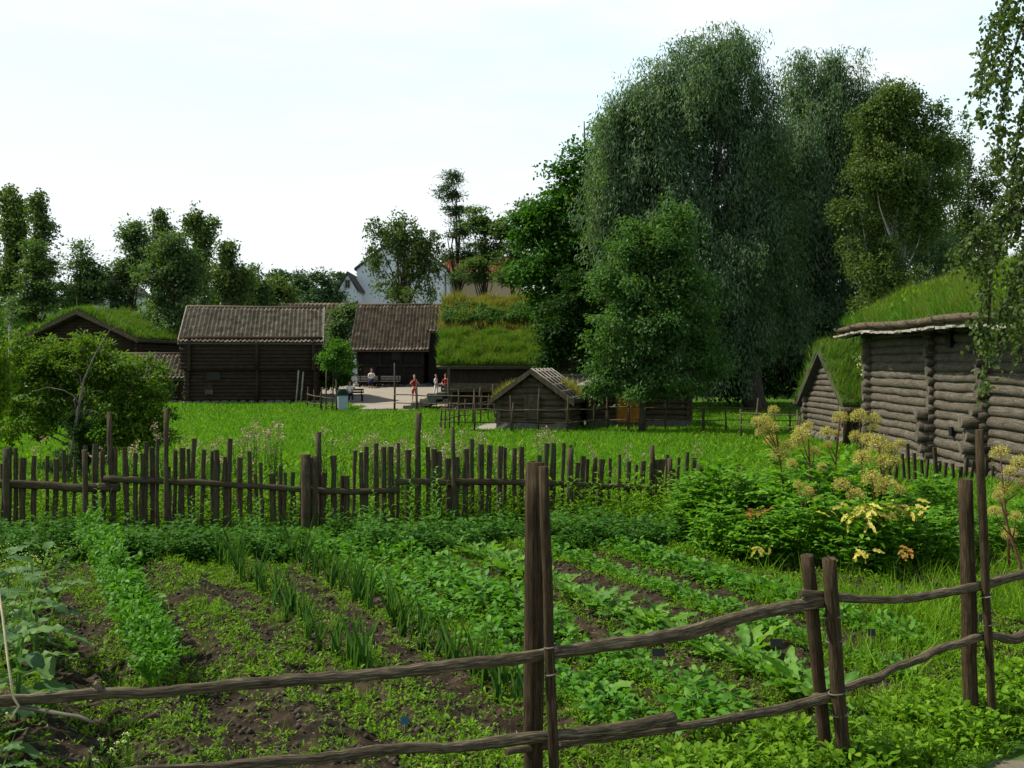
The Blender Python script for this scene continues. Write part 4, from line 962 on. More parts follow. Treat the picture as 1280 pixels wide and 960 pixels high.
V1 = scat(T_BLADE, np.stack([xx_, sgn * (Db + ovb - (Db / 2 + ovb) * t), Hb - slb * ovb + (Hrb - Hb + slb * ovb) * t + .2], 1), frames(np.stack([rng.normal(size=n) * .4, rng.normal(size=n) * .4, np.ones(n)], 1)), .4, .02)
tag(np_obj('roof_grass', V1[0], V1[1], M['roofgrass'], rfI), kind='stuff')
# eave log with board and bark edge
mb = MB(); xe = np.linspace(-.95, Lb + .7, 16)
mb.tube([ibp(x, .005, .19) + Vector((0, -sgn * .02, rnd.uniform(-.01, .01))) for x in xe], [.085 * rnd.uniform(.9, 1.1) for _ in xe], 8, jit=.08)
mb.build('turf_log', M['rail'], rfI)
mb = MB()
x = -.9
while x < Lb + .6:
    wdt = rnd.uniform(.16, .5); p = ibp(x + wdt / 2, -.03, .05)
    mb.box(p + Vector((0, 0, rnd.uniform(-.02, .015))), (wdt * .96, .22, .05), rot=(rnd.uniform(-.1, .1), rnd.uniform(-.06, .06), 0), jit=.012); x += wdt
mb.build('birch_bark_edge', M['lightwood'], rfI)
for k in range(9):
    x = -.6 + k * 1.75; mb = MB(); p = ibp(x, .0, .12); mb.tube([p + Vector((0, sgn * .25, -.02)), p + Vector((0, -sgn * .18, .02)), p + Vector((0, -sgn * .25, .12))], [.04, .04, .03], 6); mb.build('wooden_hook', M['rail'], rfI)
# J small turf outhouse beyond the barn: gable faces the meadow
jx, jy = 11.35, 33.6
J_, rfJ = house('outhouse', 'small turf-roofed log outhouse with steep gable at the far end of the grey barn', (jx, jy, G(jx, jy)), R(0), 4.2, 4.5, 1.5, 3.15, wm='greylog', roof='turf', r=.12, over=.5, side_over=.35, turf=dict(t=.25, n=9000, h=.45, w=.022))
n = 500; xx_ = rng.uniform(-.3, 2.5, n); t = rng.random(n) * .7
V1 = scat(T_DIAMOND, np.stack([xx_ * .6 + .8, -.4 + 3 * t, 1.3 + 1.7 * t + .55], 1), frames(rdir(n)), .07, .07)
tag(np_obj('roof_flowers', V1[0], V1[1], M['whiteflower'], rfJ), kind='stuff')

# K..O town buildings far behind
def gablehouse(name, label, x0, x1, Y, zE, zR, depth, wallm, roofm, gable_front, wins=(), roofover=.3, timber=False, z0=0):
    cx = (x0 + x1) / 2; root = empty(name, (cx, Y, 0), 0, label, 'building'); W = x1 - x0; mb = MB(); h = W / 2
    if gable_front:
        mb.prism([(-h, 0, z0), (h, 0, z0), (h, 0, zE), (0, 0, zR), (-h, 0, zE)], (0, depth, 0)); mb.build('wall', M[wallm], root)
        mb = MB()
        for s_ in (-1, 1): mb.prism([(0, -roofover, zR + .05), (s_ * (h + .3), -roofover, zE - .1), (s_ * (h + .3), -roofover, zE + .2), (0, -roofover, zR + .4)], (0, depth + roofover * 2, 0))
        rf = mb.build('roof', M[roofm], root)
    else:
        mb.prism([(-h, 0, z0), (-h, depth, z0), (-h, depth, zE), (-h, depth / 2, zR), (-h, 0, zE)], (W, 0, 0)); mb.build('wall', M[wallm], root)
        rf = None
        if roofm.endswith('tile') or roofm == 'tile2':
            mb = MB(); slab(mb, -h - .3, h + .3, -.5, zE - .3, depth / 2, zR + .2, .15); slab(mb, -h - .3, h + .3, depth + .5, zE - .3, depth / 2, zR + .2, .15); rf = mb.build('roof', M['roofdark'], root)
            tile_sheet('roof_tiles', -h - .3, h + .3, -.5, zE - .3, depth / 2, zR + .2, M[roofm], rf, .4, .5)
    for (px, pz, w_, h_) in wins: window(root, px, pz, w_, h_, 'lightwood', True, -.08)
    if timber:
        mb = MB()
        for q in range(int(W / 1.1) + 1): mb.box((-h + q * 1.1, -.05, (z0 + zE) / 2), (.2, .1, zE - z0))
        for zz_ in (z0 + .3, (z0 + zE) / 2, zE - .15): mb.box((0, -.055, zz_), (W, .09, .2))
        mb.build('timber_frame', M['darklog'], root)
    return root, rf
s = 95 / F
gablehouse('half_timbered_house', 'half-timbered white house with brown tiled roof between the two storehouses', (343 - 640) * s, (432 - 640) * s, 95, 2.3 + 46 * s, 2.3 + 76 * s, 7, 'plaster_white', 'tile2', False, [(-1.4 + 3.2, 3.6, .7, .9), (3.0, 3.6, .6, .9), (2.4, 1.9, .6, .8)], timber=True)
s = 131 / F
L_, _ = gablehouse('gabled_townhouse', 'tall pale blue plastered building with a broad gable behind the round birch', (446 - 640) * s, (558 - 640) * s, 131, 2.3 + 118 * s, 2.3 + 162 * s, 14, 'plaster_blue', 'roofdark', True)
mb = MB(); mb.tube([((557.0 - 502) * s, -.12, 1), ((557.0 - 502) * s, -.12, 2.3 + 115 * s)], .1, 6); mb.build('drainpipe', M['roofdark'], L_)
s = 140 / F
gablehouse('orange_roofed_building', 'tan building with an orange tiled roof right of the pale blue gable', (556 - 640) * s, (652 - 640) * s, 140, 2.3 + 108 * s, 2.3 + 138 * s, 12, 'plaster_tan', 'orangetile', False, [(-4, 11, 1, 1.5), (0, 11, 1, 1.5), (4, 11, 1, 1.5)])
s = 126 / F
gablehouse('white_townhouse', 'small pale grey gabled house left of the tall pale blue building', (423 - 640) * s, (446 - 640) * s, 126, 2.3 + 92 * s, 2.3 + 112 * s, 8, 'plaster_blue', 'roofdark', True, [(0, 2.3 + 100 * s, .6, 1.0)])
s = 98 / F
gablehouse('white_villa', 'white house glimpsed between trees above the turf-roofed gable house', (114 - 640) * s, (150 - 640) * s, 98, 2.3 + 90 * s, 2.3 + 108 * s, 7, 'plaster_white', 'roofdark', True, [(-.6, 2.3 + 82 * s, .9, 1.2)])

# ---------------------------------------------------------------- fences
def wobble(pts, amp):
    return [Vector(p) + Vector((rnd.uniform(-amp, amp), rnd.uniform(-amp, amp), rnd.uniform(-amp, amp))) for p in pts]
def Yl(px, dy=0): return 4.638 / (1 - .59 * (px - 640) / F) + dy
def R3(px, py, dy=0): return P(px, py, Yl(px, dy))
RF = empty('rail_fence', (.1, 4.7, 0), 0, 'weathered rail fence of bent poles and split posts closest to the camera', 'fence')
off = Vector((.1, 4.7, 0))
def rail_part(name, pts, rad, mat='rail', sides=12, sub=5, flat=1.0):
    P0 = [R3(*p) for p in pts]; out = []; rr = []
    # catmull-rom through the traced bends
    n = len(P0)
    for i_ in range(n - 1):
        a, b, c, d = P0[max(0, i_-1)], P0[i_], P0[i_+1], P0[min(n-1, i_+2)]
        for k in range(sub):
            t = k / sub
            out.append(.5 * ((2*b) + (c - a) * t + (2*a - 5*b + 4*c - d) * t*t + (3*b - a - 3*c + d) * t**3)); rr.append(rad[i_] * (1 - t) + rad[i_+1] * t)
    out.append(P0[-1]); rr.append(rad[-1])
    out = [p + Vector((rnd.uniform(-1, 1), rnd.uniform(-1, 1), rnd.uniform(-1, 1))) * .0025 for p in out]
    rr = [r_ * .88 * rnd.uniform(.92, 1.08) for r_ in rr]
    mb = MB()
    for q in range(1, len(out) - 1, 9):
        k_ = min(len(out) - 1, q + rnd.randint(0, 6)); a_ = rnd.uniform(-.6, 2.2); dd = Vector((0, -math.cos(a_), math.sin(a_))); mb.tube([out[k_] - off, out[k_] - off + dd * (rr[k_] + .001), out[k_] - off + dd * (rr[k_] + rnd.uniform(.005, .014))], [rr[k_] * .75, rr[k_] * .5, rr[k_] * .3], 7, jit=.12); mb.tube([p - off for p in out], rr, sides, jit=.035, flat=flat); return mb, out
m_, _ = rail_part('rail', [(-120, 885), (-60, 880), (0, 876), (60, 872), (125, 867), (190, 866), (250, 860), (330, 853), (400, 848), (470, 843), (530, 836), (590, 829), (640, 824), (700, 815), (760, 806), (810, 799), (860, 790), (900, 779), (940, 768), (990, 758), (1040, 749)],
          [.024, .024, .024, .023, .026, .024, .026, .028, .030, .029, .031, .032, .033, .034, .036, .037, .042, .038, .040, .042, .043])
p = R3(125, 862) - off; m_.tube([p, p + Vector((-.005, -.01, .02)), p + Vector((-.012, -.02, .032))], [.018, .013, .010], 7)
m_.build('rail', M['rail'], RF)
m_, _ = rail_part('rail', [(1000, 741), (1045, 746), (1080, 749), (1120, 749), (1150, 746), (1180, 741), (1230, 731), (1280, 717), (1360, 697)], [.020, .032, .026, .028, .030, .031, .033, .034, .034])
m_.build('rail', M['rail'], RF)
m_, _ = rail_part('rail', [(40, 972), (120, 968), (210, 962), (270, 959), (330, 953), (400, 948), (460, 940), (520, 934), (560, 935), (600, 930), (668, 922), (730, 916), (790, 908), (843, 897)],
          [.022, .022, .022, .023, .025, .026, .027, .028, .027, .029, .032, .033, .036, .038]); m_.build('rail', M['rail'], RF)
m_, _ = rail_part('rail', [(632, 940, .08), (700, 930, .08), (760, 923, .08), (800, 917, .07), (860, 907), (900, 900), (940, 893), (985, 884), (1040, 871)], [.018, .020, .021, .022, .023, .024, .028, .031, .034]); m_.build('rail', M['rail'], RF)
m_, _ = rail_part('rail', [(1015, 872, .08), (1050, 862), (1080, 852), (1100, 846), (1115, 836), (1150, 824), (1170, 813), (1200, 804), (1235, 794), (1262, 799), (1280, 794), (1330, 770)], [.02, .026, .026, .028, .024, .028, .031, .029, .031, .036, .040, .034])
m_.build('rail', M['rail'], RF)
def post_part(name, top, bot_px, r, dy, split=False, mat='post', sides=10, flat=1.0, n=8, zbot=-.2):
    """post from the top pixel down to the ground, at the fence line + dy"""
    Y0 = Yl(top[0], dy); a = P(top[0], top[1], Y0); b = P(bot_px[0], bot_px[1], Yl(bot_px[0], dy)); u = (b - a); u = u / abs(u.z)
    b = a + u * (a.z + .25 - (0)); pts = [a.lerp(b, k / n) for k in range(n + 1)]
    pts = [p + Vector((rnd.uniform(-1, 1) * .004, rnd.uniform(-1, 1) * .003, 0)) for p in pts]
    rr = [r * rnd.uniform(.95, 1.04) for _ in pts]; rr[0] = r * .96
    mb = MB(); mb.tube([p - off for p in pts], rr, sides, flat=flat, jit=.03, fa=(1, 0, 0)); mb.build(name, M[mat], RF); return pts
post_part('post', (669, 578), (667, 960), .048, .09, sides=8, flat=.7)
post_part('slim_post', (679, 583), (692, 950), .024, -.075)
post_part('post', (1009, 694), (1031, 920), .039, .08)
post_part('post', (1036, 698), (1054, 950), .042, -.09)
post_part('post', (1207, 599), (1214, 905), .050, .09, sides=8)
post_part('slim_post', (1223, 537), (1240, 905), .027, -.08)
def tie(px, py, r, dy=-.06, tilt=.2):
    c = R3(px, py, dy) - off; mb = MB(); n = 14
    mb.tube([c + Vector((math.cos(a) * r, math.sin(a) * r * .95, math.cos(a) * tilt * r)) for a in [2 * math.pi * k / n for k in range(n + 1)]], .0045, 6)
    mb.build('withe_tie', M['greybark'], RF)
for (px, py, r_) in ((689, 842, .030), (689, 808, .030), (1042, 770, .050), (1044, 800, .050), (1047, 865, .050), (1050, 892, .050), (1233, 745, .036), (1236, 780, .036)): tie(px, py, r_, -.08)
# straw rope tied on the rail at the left and a broken twig
mb = MB(); a, b = P(-3, 730, 3.75), P(17, 872, 3.53); mb.tube([a, a.lerp(b, .3) + Vector((.002, 0, 0)), a.lerp(b, .7) + Vector((-.002, 0, 0)), b, b + Vector((.004, .03, -.04)), b + Vector((-.012, .0, -.075)), b + Vector((-.02, -.01, -.05))], .0042, 7)
tag(mb.build('rope', M['rope']), 'pale straw-coloured rope tied round the near rail at the left edge', 'rope')
mb = MB(); mb.tube([P(2, 880, 3.6), P(40, 886, 3.6), P(80, 893, 3.58), P(100, 896, 3.57), P(117, 903, 3.56)], [.008, .0085, .007, .007, .005], 8, jit=.1)
tag(mb.build('broken_twig', M['greybark']), 'dark broken twig stuck under the near rail at the lower left', 'twig')

# picket fence
def pk_base(px):     # depth of the fence at this pixel column
    pts = [(-60, 13.3), (0, 13.5), (200, 13.7), (400, 13.9), (560, 14.3), (700, 14.8), (850, 15.6), (960, 16.6)]
    return float(np.interp(px, [p[0] for p in pts], [p[1] for p in pts]))
PK = empty('picket_fence', (0, 14.0, 0), 0, 'old grey picket fence of uneven split stakes running behind the vegetable beds', 'fence'); offp = Vector((0, 14.0, 0))
tops = [(-20,562),(-8,575),(12,560),(20,566),(29,568),(42,572),(70,572),(80,566),(107,560),(119,558),(144,563),(156,558),(169,564),(183,552),(197,551),(210,580),(219,560),(228,557),(242,552),(255,562),(271,560),(287,552),(300,570),(312,560),(326,578),(351,578),(366,588),(379,572),(387,569),(405,588),(417,575),(434,590),(444,562),(458,562),(470,556),(480,565),(488,560),(498,552),(510,560),(522,558),(535,560),(549,563),(560,575),(571,566),(583,558),(590,552),(601,558),(612,557),(625,555),(632,560),(643,565),(652,563),(674,570),(684,557),(692,555),(705,558),(713,560),(722,580),(729,575),(734,572),(744,575),(752,578),(763,575),(775,573),(786,576),(796,580),(804,580),(815,576),(822,578),(828,570),(835,573),(842,582),(849,576),(859,572),(868,574),(876,582),(884,585)]
tops += [(a_[0] + (b_[0] - a_[0]) * rnd.uniform(.35, .65), max(a_[1], b_[1]) + rnd.uniform(0, 12)) for a_, b_ in zip(tops[:-1], tops[1:]) if b_[0] - a_[0] > 13]
for (px, py) in tops:
    py += rnd.uniform(-5, 6)
    Yp = pk_base(px) + rnd.uniform(-.04, .05); top = P(px, py, Yp); g0 = G(top.x, Yp); lean = -.045 * (px - 560) / 300 if px > 560 else rnd.uniform(-.03, .03)
    wv = rnd.uniform(.027, .047); th = wv * rnd.uniform(.45, .8)
    bot = Vector((top.x - lean * -1.2 * (1 if px > 560 else .4) + rnd.uniform(-.025, .025), Yp + rnd.uniform(-.03, .03), g0 - .08)); n = 5
    pts = [top.lerp(bot, k / n) + Vector((rnd.uniform(-.007, .007), rnd.uniform(-.006, .006), 0)) for k in range(n + 1)]
    pts[0].z += rnd.uniform(0, .03)
    mb = MB(); mb.tube([p - offp for p in pts], [wv * rnd.uniform(.82, 1.08) for _ in pts], 6, flat=th / wv, jit=.1, fa=(1, 0, 0), sm=False)
    mb.build('picket', M['picket'], PK)
def pk_rail(pts, r, dy=-.10):
    mb = MB(); out = [P(px, py, pk_base(px) + dy) - offp for px, py in pts]
    dn = []
    for a_, b_ in zip(out[:-1], out[1:]):
        for k in range(4): dn.append(a_.lerp(b_, k / 4) + Vector((0, rnd.uniform(-.008, .008), rnd.uniform(-.007, .007))))
    dn.append(out[-1]); mb.tube(dn, [r * rnd.uniform(.85, 1.15) for _ in dn], 8, flat=.6, jit=.08, fa=(0, 0, 1)); mb.build('rail', M['picket'], PK)
pk_rail([(-40, 604), (50, 606), (100, 610), (150, 609)], .055)
pk_rail([(130, 599), (180, 600), (240, 603), (320, 608), (380, 612), (440, 615), (500, 612)], .045)
pk_rail([(494, 602), (560, 602), (640, 603), (700, 604), (740, 607), (800, 610), (850, 612), (892, 613)], .045)
for (px, py, pb, r_, dy) in ((208, 510, 665, .045, -.22), (137, 515, 660, .05, .05), (398, 540, 640, .05, .06), (523, 516, 640, .055, .06), (566, 533, 650, .04, -.2), (382, 568, 672, .085, -.25), (394, 570, 672, .05, -.25), (8, 560, 668, .06, -.22), (815, 556, 640, .05, .05), (713, 560, 655, .06, -.2), (106, 562, 660, .05, -.18), (837, 573, 655, .05, -.2)):
    Yp = pk_base(px) + dy; a = P(px, py, Yp); b = P(px + rnd.uniform(-3, 4), pb, Yp); b.z = G(b.x, Yp) - .1
    mb = MB(); mb.tube([a.lerp(b, k / 5) + Vector((rnd.uniform(-.006, .006), 0, 0)) - offp for k in range(6)], [r_ * .8 * rnd.uniform(.9, 1.05) for _ in range(6)], 8, jit=.08, fa=(1, 0, 0), flat=.8); mb.build('stake', M['picket'], PK)
# farther picket fence in front of the barn
P2 = empty('picket_fence', (8, 19, 0), 0, 'smaller dark picket fence running along the foot of the grey log barn', 'fence'); off2 = Vector((8, 19, 0))
f2 = [(930, 598, 17.6), (1100, 590, 19.0), (1160, 575, 20.0), (1300, 574, 20.5), (1380, 576, 20.5)]
def f2Y(px): return float(np.interp(px, [p[0] for p in f2], [p[2] for p in f2]))
px = 905
while px < 1360:
    Yp = f2Y(px) + rnd.uniform(-.05, .05); tp = float(np.interp(px, [900, 1000, 1100, 1120, 1145, 1165, 1300], [584, 590, 583, 572, 570, 578, 576])) + rnd.uniform(-5, 6)
    if rnd.random() < .12: tp -= 16
    a = P(px, tp, Yp); b = Vector((a.x + rnd.uniform(-.06, .06), Yp, G(a.x, Yp) - .1)); r_ = rnd.uniform(.03, .048)
    mb = MB(); mb.tube([a.lerp(b, k / 3) - off2 for k in range(4)], [r_ * rnd.uniform(.85, 1.05) for _ in range(4)], 6, flat=.6, jit=.1, fa=(1, 0, 0), sm=False); mb.build('picket', M['picket'], P2)
    px += rnd.uniform(6, 10.5)
mb = MB(); mb.tube([P(px, 603, f2Y(px) - .09) - off2 for px in (910, 1000, 1090, 1120, 1180, 1240, 1300, 1370)], .04, 7, flat=.6, jit=.1, fa=(0, 0, 1)); mb.build('rail', M['picket'], P2)
# meadow pole fences
def pole_fence(label, pts, posts, zr, mat='hutlog', rmat='rail', pr=.035, rr=.022, hp=1.3):
    """pts: list of (x,y); posts: list of (t along, height)"""
    c = pts[0]; root = empty('pole_fence', (c[0], c[1], G(*c)), 0, label, 'fence'); o_ = Vector((c[0], c[1], G(*c)))
    cum = [0]
    for a, b in zip(pts[:-1], pts[1:]): cum.append(cum[-1] + math.hypot(b[0]-a[0], b[1]-a[1]))
    def at(t):
        d = t * cum[-1]; x = float(np.interp(d, cum, [p[0] for p in pts])); y = float(np.interp(d, cum, [p[1] for p in pts])); return Vector((x, y, G(x, y)))
    for (t, h) in posts:
        for k, dy in ((0, .05),) + (((1, -.06),) if rnd.random() < .35 else ()):
            b = at(t) + Vector((rnd.uniform(-.05, .05) * k, dy, 0)); mb = MB()
            mb.tube([b - o_ - Vector((0, 0, .15)), b - o_ + Vector((rnd.uniform(-.03, .03), 0, h * .5)), b - o_ + Vector((rnd.uniform(-.06, .06), 0, h * (1 if not k else .8)))], [pr, pr * .9, pr * .7], 7, jit=.06); mb.build('post', M[mat], root)
    for z in zr:
        mb = MB(); n = max(4, int(cum[-1] / .9)); mb.tube([at(k / n) - o_ + Vector((0, 0, z + rnd.uniform(-.035, .035))) for k in range(n + 1)], [rr * rnd.uniform(.8, 1.15) for _ in range(n + 1)], 7); mb.build('rail', M[rmat], root)
    return root
def xat(px, Y): return (px - 640) / F * Y
pole_fence('pole fence with a tall end post between the gravel yard and the meadow', [(xat(493, 57), 57), (xat(575, 55.5), 55.5), (xat(628, 55), 55)], [(0, 2.7), (.22, 1.7), (.52, 1.9), (.62, 1.3), (.8, 1.4), (.92, 1.6), (1, 1.5)], (.45, .88), pr=.06, rr=.035)
pole_fence('long low pole fence passing in front of the small hut and the long cabin', [(xat(551, 41.2), 41.2), (xat(700, 40.8), 40.8), (xat(760, 42), 42)], [(0, .95), (.19, 1.75), (.55, 1.8), (.4, 1.5), (.72, 1.5), (.9, 1.6), (1, 1.4)], (.42, .92, .02), pr=.04, rr=.022)
pole_fence('pole fence running on in the shade behind the rowan', [(xat(762, 42.3), 42.3), (xat(880, 41.6), 41.6), (xat(1000, 41), 41)], [(.1, 1.4), (.3, 1.3), (.5, 1.2), (.62, 1.0), (.8, 1.3), (.95, 1.2)], (.45, .95), pr=.04, rr=.022)
pole_fence('short pole fence leading back from the corner beside the small hut', [(xat(551, 41.3), 41.3), (xat(575, 45), 45), (xat(618, 50), 50)], [(.0, 1.0), (.08, 1.1), (.18, 1.2), (.28, 1.0), (.38, 1.1), (.5, 1.2), (.62, 1.3), (.75, 1.2), (.88, 1.3), (1, 1.2)], (.45, .95), pr=.035, rr=.022)
pole_fence('little pole fence round the young tree by the storehouse', [(xat(384, 60), 60), (xat(408, 56.5), 56.5), (xat(421, 56), 56)], [(0, 1.2), (.3, 1.1), (.62, 1.3), (.8, 2.4), (1, 1.8)], (.3, .75), pr=.045, rr=.03)
pole_fence('rough pale pole fence crossing behind the angelica toward the outhouse', [(xat(925, 36), 36), (xat(1000, 34), 34)], [(.02, 1.1), (.3, 1.5), (.98, 1.1)], (.5, .95), pr=.04, rr=.022, mat='rail')
# gate posts near the outhouse
for k, px in enumerate((1058, 1082)):
    b = onG(px, 31.5); mb = MB(); mb.tube([b - Vector((0, 0, .1)), b + Vector((.02, 0, .9)), b + Vector((0, 0, 1.15))], .12, 8, jit=.06)
    tag(mb.build('gate_post', M['darklog']), 'stout dark gate post in front of the outhouse, %s one' % ('left' if k == 0 else 'right'), 'post', 'gate posts by the outhouse')

# ---------------------------------------------------------------- yard objects
def bench(px, Y, label, back=True, mat='lightwood', rz=0):
    b = onG(px, Y); r_ = empty('bench', b, rz, label, 'bench', 'benches on the gravel yard')
    mb = MB(); 
    for q in range(3): mb.box((0, -.16 + q * .15, .45), (1.7, .12, .045))
    mb.build('seat', M[mat], r_)
    if back:
        mb = MB()
        for q in range(2): mb.box((0, .27 + q * .02, .62 + q * .17), (1.7, .035, .12))
        mb.build('backrest', M[mat], r_)
    for sx1 in (-1, 1):
        for sy1 in (-1, 1):
            mb = MB(); mb.box((sx1 * .68, sy1 * .17, .21), (.07, .07, .42)); mb.build('leg', M['darklog'], r_)
        mb = MB(); mb.box((sx1 * .68, .25, .62), (.06, .05, .42), rot=(-.1, 0, 0)); mb.build('back_post', M['darklog'], r_)
    return r_
bench(461, 75.2, 'pale slatted bench with a woman sitting at its right end'); bench(486, 75.2, 'empty pale slatted bench in front of the black storehouse')
bench(440, 66, 'dark heavy bench behind the litter bin', mat='darklog', rz=R(20))
b = onG(428, 57.5); BN = empty('litter_bin', b, R(20), 'pale metal litter bin with a dark green domed hood on the grass', 'litter bin')
mb = MB(); mb.prism([(-.28, -.2, .0), (.28, -.2, .0), (.28, .2, .0), (-.28, .2, .0)], (0, 0, .82)); mb.build('bin_body', M['binbody'], BN)
mb = MB(); prof = [(.33 * math.cos(a), 0, .82 + .38 * math.sin(a)) for a in np.linspace(0, math.pi, 12)]
mb.prism([(x, -.25, z) for x, _, z in prof], (0, .5, 0)); mb.build('hood', M['bingreen'], BN)
mb = MB(); mb.box((0, -.255, .95), (.3, .02, .12)); mb.build('slot', M['black'], BN)

# people
def skin_obj(name, chains, mat, parent, sub=2):
    """chains: list of lists of (x,y,z,rx[,ry]); the first point of a later chain may be an index tuple ('j', k) joining to vertex k"""
    vs_, es, rs = [], [], []
    for ch in chains:
        prev = None
        for p in ch:
            if p[0] == 'j': prev = p[1]; continue
            vs_.append(p[:3]); rs.append((p[3], p[4] if len(p) > 4 else p[3]))
            if prev is not None: es.append((prev, len(vs_) - 1))
            prev = len(vs_) - 1
    me = bpy.data.meshes.new(name); me.from_pydata(vs_, es, [])
    me.materials.append(M[mat]); o = bpy.data.objects.new(name, me); COL.objects.link(o)
    if parent: o.parent = parent
    m1 = o.modifiers.new('skin', 'SKIN'); m1.use_smooth_shade = True
    for v, r_ in zip(me.skin_vertices[0].data, rs): v.radius = r_; v.use_root = False
    me.skin_vertices[0].data[0].use_root = True
    m2 = o.modifiers.new('sub', 'SUBSURF'); m2.levels = sub; m2.render_levels = sub
    return o
def person(loc, rz, label, sitting=False, top='red', bottom='red', skirt=False, shorts=True, hair='hairbrown', arms='up', sc=1.0, seat=.46, walk=.08):
    root = empty('person', loc, rz, label, 'person'); root.scale = (sc, sc, sc)
    hp = .93 if not sitting else seat + .1      # hip height
    sh = hp + .50; nk = sh + .07; hd = nk + .17
    # body faces -y
    kn, ft = [], []
    for s_ in (-1, 1):
        if sitting: kn.append((s_ * .11, -.42, seat + .05)); ft.append((s_ * .12, -.46 - .06 * s_, .07))
        else: kn.append((s_ * .10, -.02 - walk * s_ * .8, .50)); ft.append((s_ * .10, .03 - walk * s_ * 1.2 + .03, .08))
    ch = [[(0, 0, hp, .125, .10), (0, .0, hp + .2, .115, .09), (0, 0, hp + .38, .145, .10), (0, 0, sh - .01, .12, .08), (0, -.005, nk, .052, .052), (0, -.012, nk + .07, .055, .06), (0, -.015, hd, .078, .09), (0, -.008, hd + .10, .062, .075)]]
    for k, s_ in enumerate((-1, 1)):
        ch.append([('j', 0), (s_ * .09, -.01, hp - .06, .088), (s_ * .1, (kn[k][1]) * .5, (hp + kn[k][2]) / 2 - .02 * (not sitting), .078), (*kn[k], .056), (kn[k][0], (kn[k][1] + ft[k][1]) / 2 + .01, (kn[k][2] + ft[k][2]) / 2 + .05, .056), (*ft[k], .038), (ft[k][0], ft[k][1] - .13, ft[k][2] - .035, .035)])
    hands = []
    for s_ in (-1, 1):
        if arms == 'up': el, ha = (s_ * .30, -.10, sh - .22), (s_ * .13, -.26, sh + .02)
        elif arms == 'lap': el, ha = (s_ * .24, -.10, sh - .27), (s_ * .10, -.32, sh - .32)
        else: el, ha = (s_ * .25, .02, sh - .28), (s_ * .26, -.08, sh - .52)
        ch.append([('j', 3), (s_ * .175, 0, sh - .02, .055), ((s_ * .175 + el[0]) / 2, el[1] / 2, (sh + el[2]) / 2, .045), (*el, .038), ((el[0] + ha[0]) / 2, (el[1] + ha[1]) / 2, (el[2] + ha[2]) / 2, .033), (*ha, .026)])
        hands.append((el, ha))
    body = skin_obj('body', ch, 'skin', root)
    # hands: palm, four fingers and thumb
    for (el, ha), s_ in zip(hands, (-1, 1)):
        d = (Vector(ha) - Vector(el)).normalized(); sd = d.cross(Vector((0, 0, 1))).normalized() if abs(d.z) < .95 else Vector((1, 0, 0)); nn = d.cross(sd); mb = MB(); h0 = Vector(ha)
        mb.tube([h0, h0 + d * .04, h0 + d * .09], [.024, .036, .034], 8, flat=.5, fa=sd)
        for q in range(4):
            b_ = h0 + d * .085 + sd * (.024 - q * .016); L1 = (.034, .038, .036, .028)[q]
            mb.tube([b_, b_ + d * L1, b_ + d * L1 * 1.6 + nn * .018, b_ + d * L1 * 1.8 + nn * .036], [.009, .0085, .0075, .006], 6)
        b_ = h0 + d * .03 + sd * .03; mb.tube([b_, b_ + d * .03 + sd * .022, b_ + d * .058 + sd * .026 + nn * .01], [.011, .010, .007], 6)
        mb.build('hand', M['skin'], root)
    tp_ = [[(0, 0, hp + .02, .15, .12), (0, 0, hp + .2, .135, .11), (0, 0, hp + .38, .165, .12), (0, 0, sh - .005, .13, .09)]]
    for s_, (el, ha) in zip((-1, 1), hands): tp_.append([('j', 3), (s_ * .18, 0, sh - .02, .07), ((s_ * .175 + el[0]) / 2, el[1] / 2, (sh + el[2]) / 2, .06), (s_ * .0 + (s_ * .06 + el[0] * 2) / 2.4, el[1] * .85, sh + (el[2] - sh) * .85, .055)])
    skin_obj('shirt', tp_, top, root)
    if skirt:
        mb = MB(); mb.tube([(0, 0, hp + .1), (0, 0, hp - .1), (0, -.02, hp - .42)], [.155, .2, .26], 14, flat=.75, fa=(1, 0, 0)) if not sitting else mb.tube([(0, .05, hp + .02), (0, -.2, hp + .02), (0, -.47, hp - .02), (0, -.52, hp - .36)], [.17, .19, .2, .2], 12, flat=.6, fa=(1, 0, 0))
        mb.build('skirt', M[bottom], root)
    else:
        lg = [[(0, 0, hp + .04, .14, .12), (0, 0, hp - .03, .13, .115)]]
        for k, s_ in enumerate((-1, 1)):
            full = not shorts; c_ = [('j', 1), (s_ * .095, -.01, hp - .07, .105), (s_ * .1, kn[k][1] * .5, (hp + kn[k][2]) / 2, .095), (kn[k][0], kn[k][1] * .95, kn[k][2] + .04, .08)]
            if full: c_ += [(kn[k][0], (kn[k][1] + ft[k][1]) / 2, (kn[k][2] + ft[k][2]) / 2, .07), (ft[k][0], ft[k][1], ft[k][2] + .05, .06)]
            lg.append(c_)
        skin_obj('shorts' if shorts else 'trousers', lg, bottom, root)
    def ico(c, r3, name, mat, n=10):
        V = []; Fc = []
        for i_ in range(n + 1):
            for j in range(n * 2):
                th = math.pi * i_ / n; ph = 2 * math.pi * j / (n * 2); V.append((c[0] + r3[0] * math.sin(th) * math.cos(ph), c[1] + r3[1] * math.sin(th) * math.sin(ph), c[2] + r3[2] * math.cos(th)))
        for i_ in range(n):
            for j in range(n * 2): Fc.append((i_ * n * 2 + j, (i_ + 1) * n * 2 + j, (i_ + 1) * n * 2 + (j + 1) % (n * 2), i_ * n * 2 + (j + 1) % (n * 2)))
        return np_obj(name, np.array(V), np.array(Fc), M[mat], root, True)
    ico((0, .03, hd + .075), (.092, .098, .10), 'hair', hair)
    mb = MB(); mb.tube([(0, -.10, hd + .045), (0, -.125, hd + .01), (0, -.10, hd - .005)], [.008, .016, .01], 6); mb.build('nose', M['skin'], root)
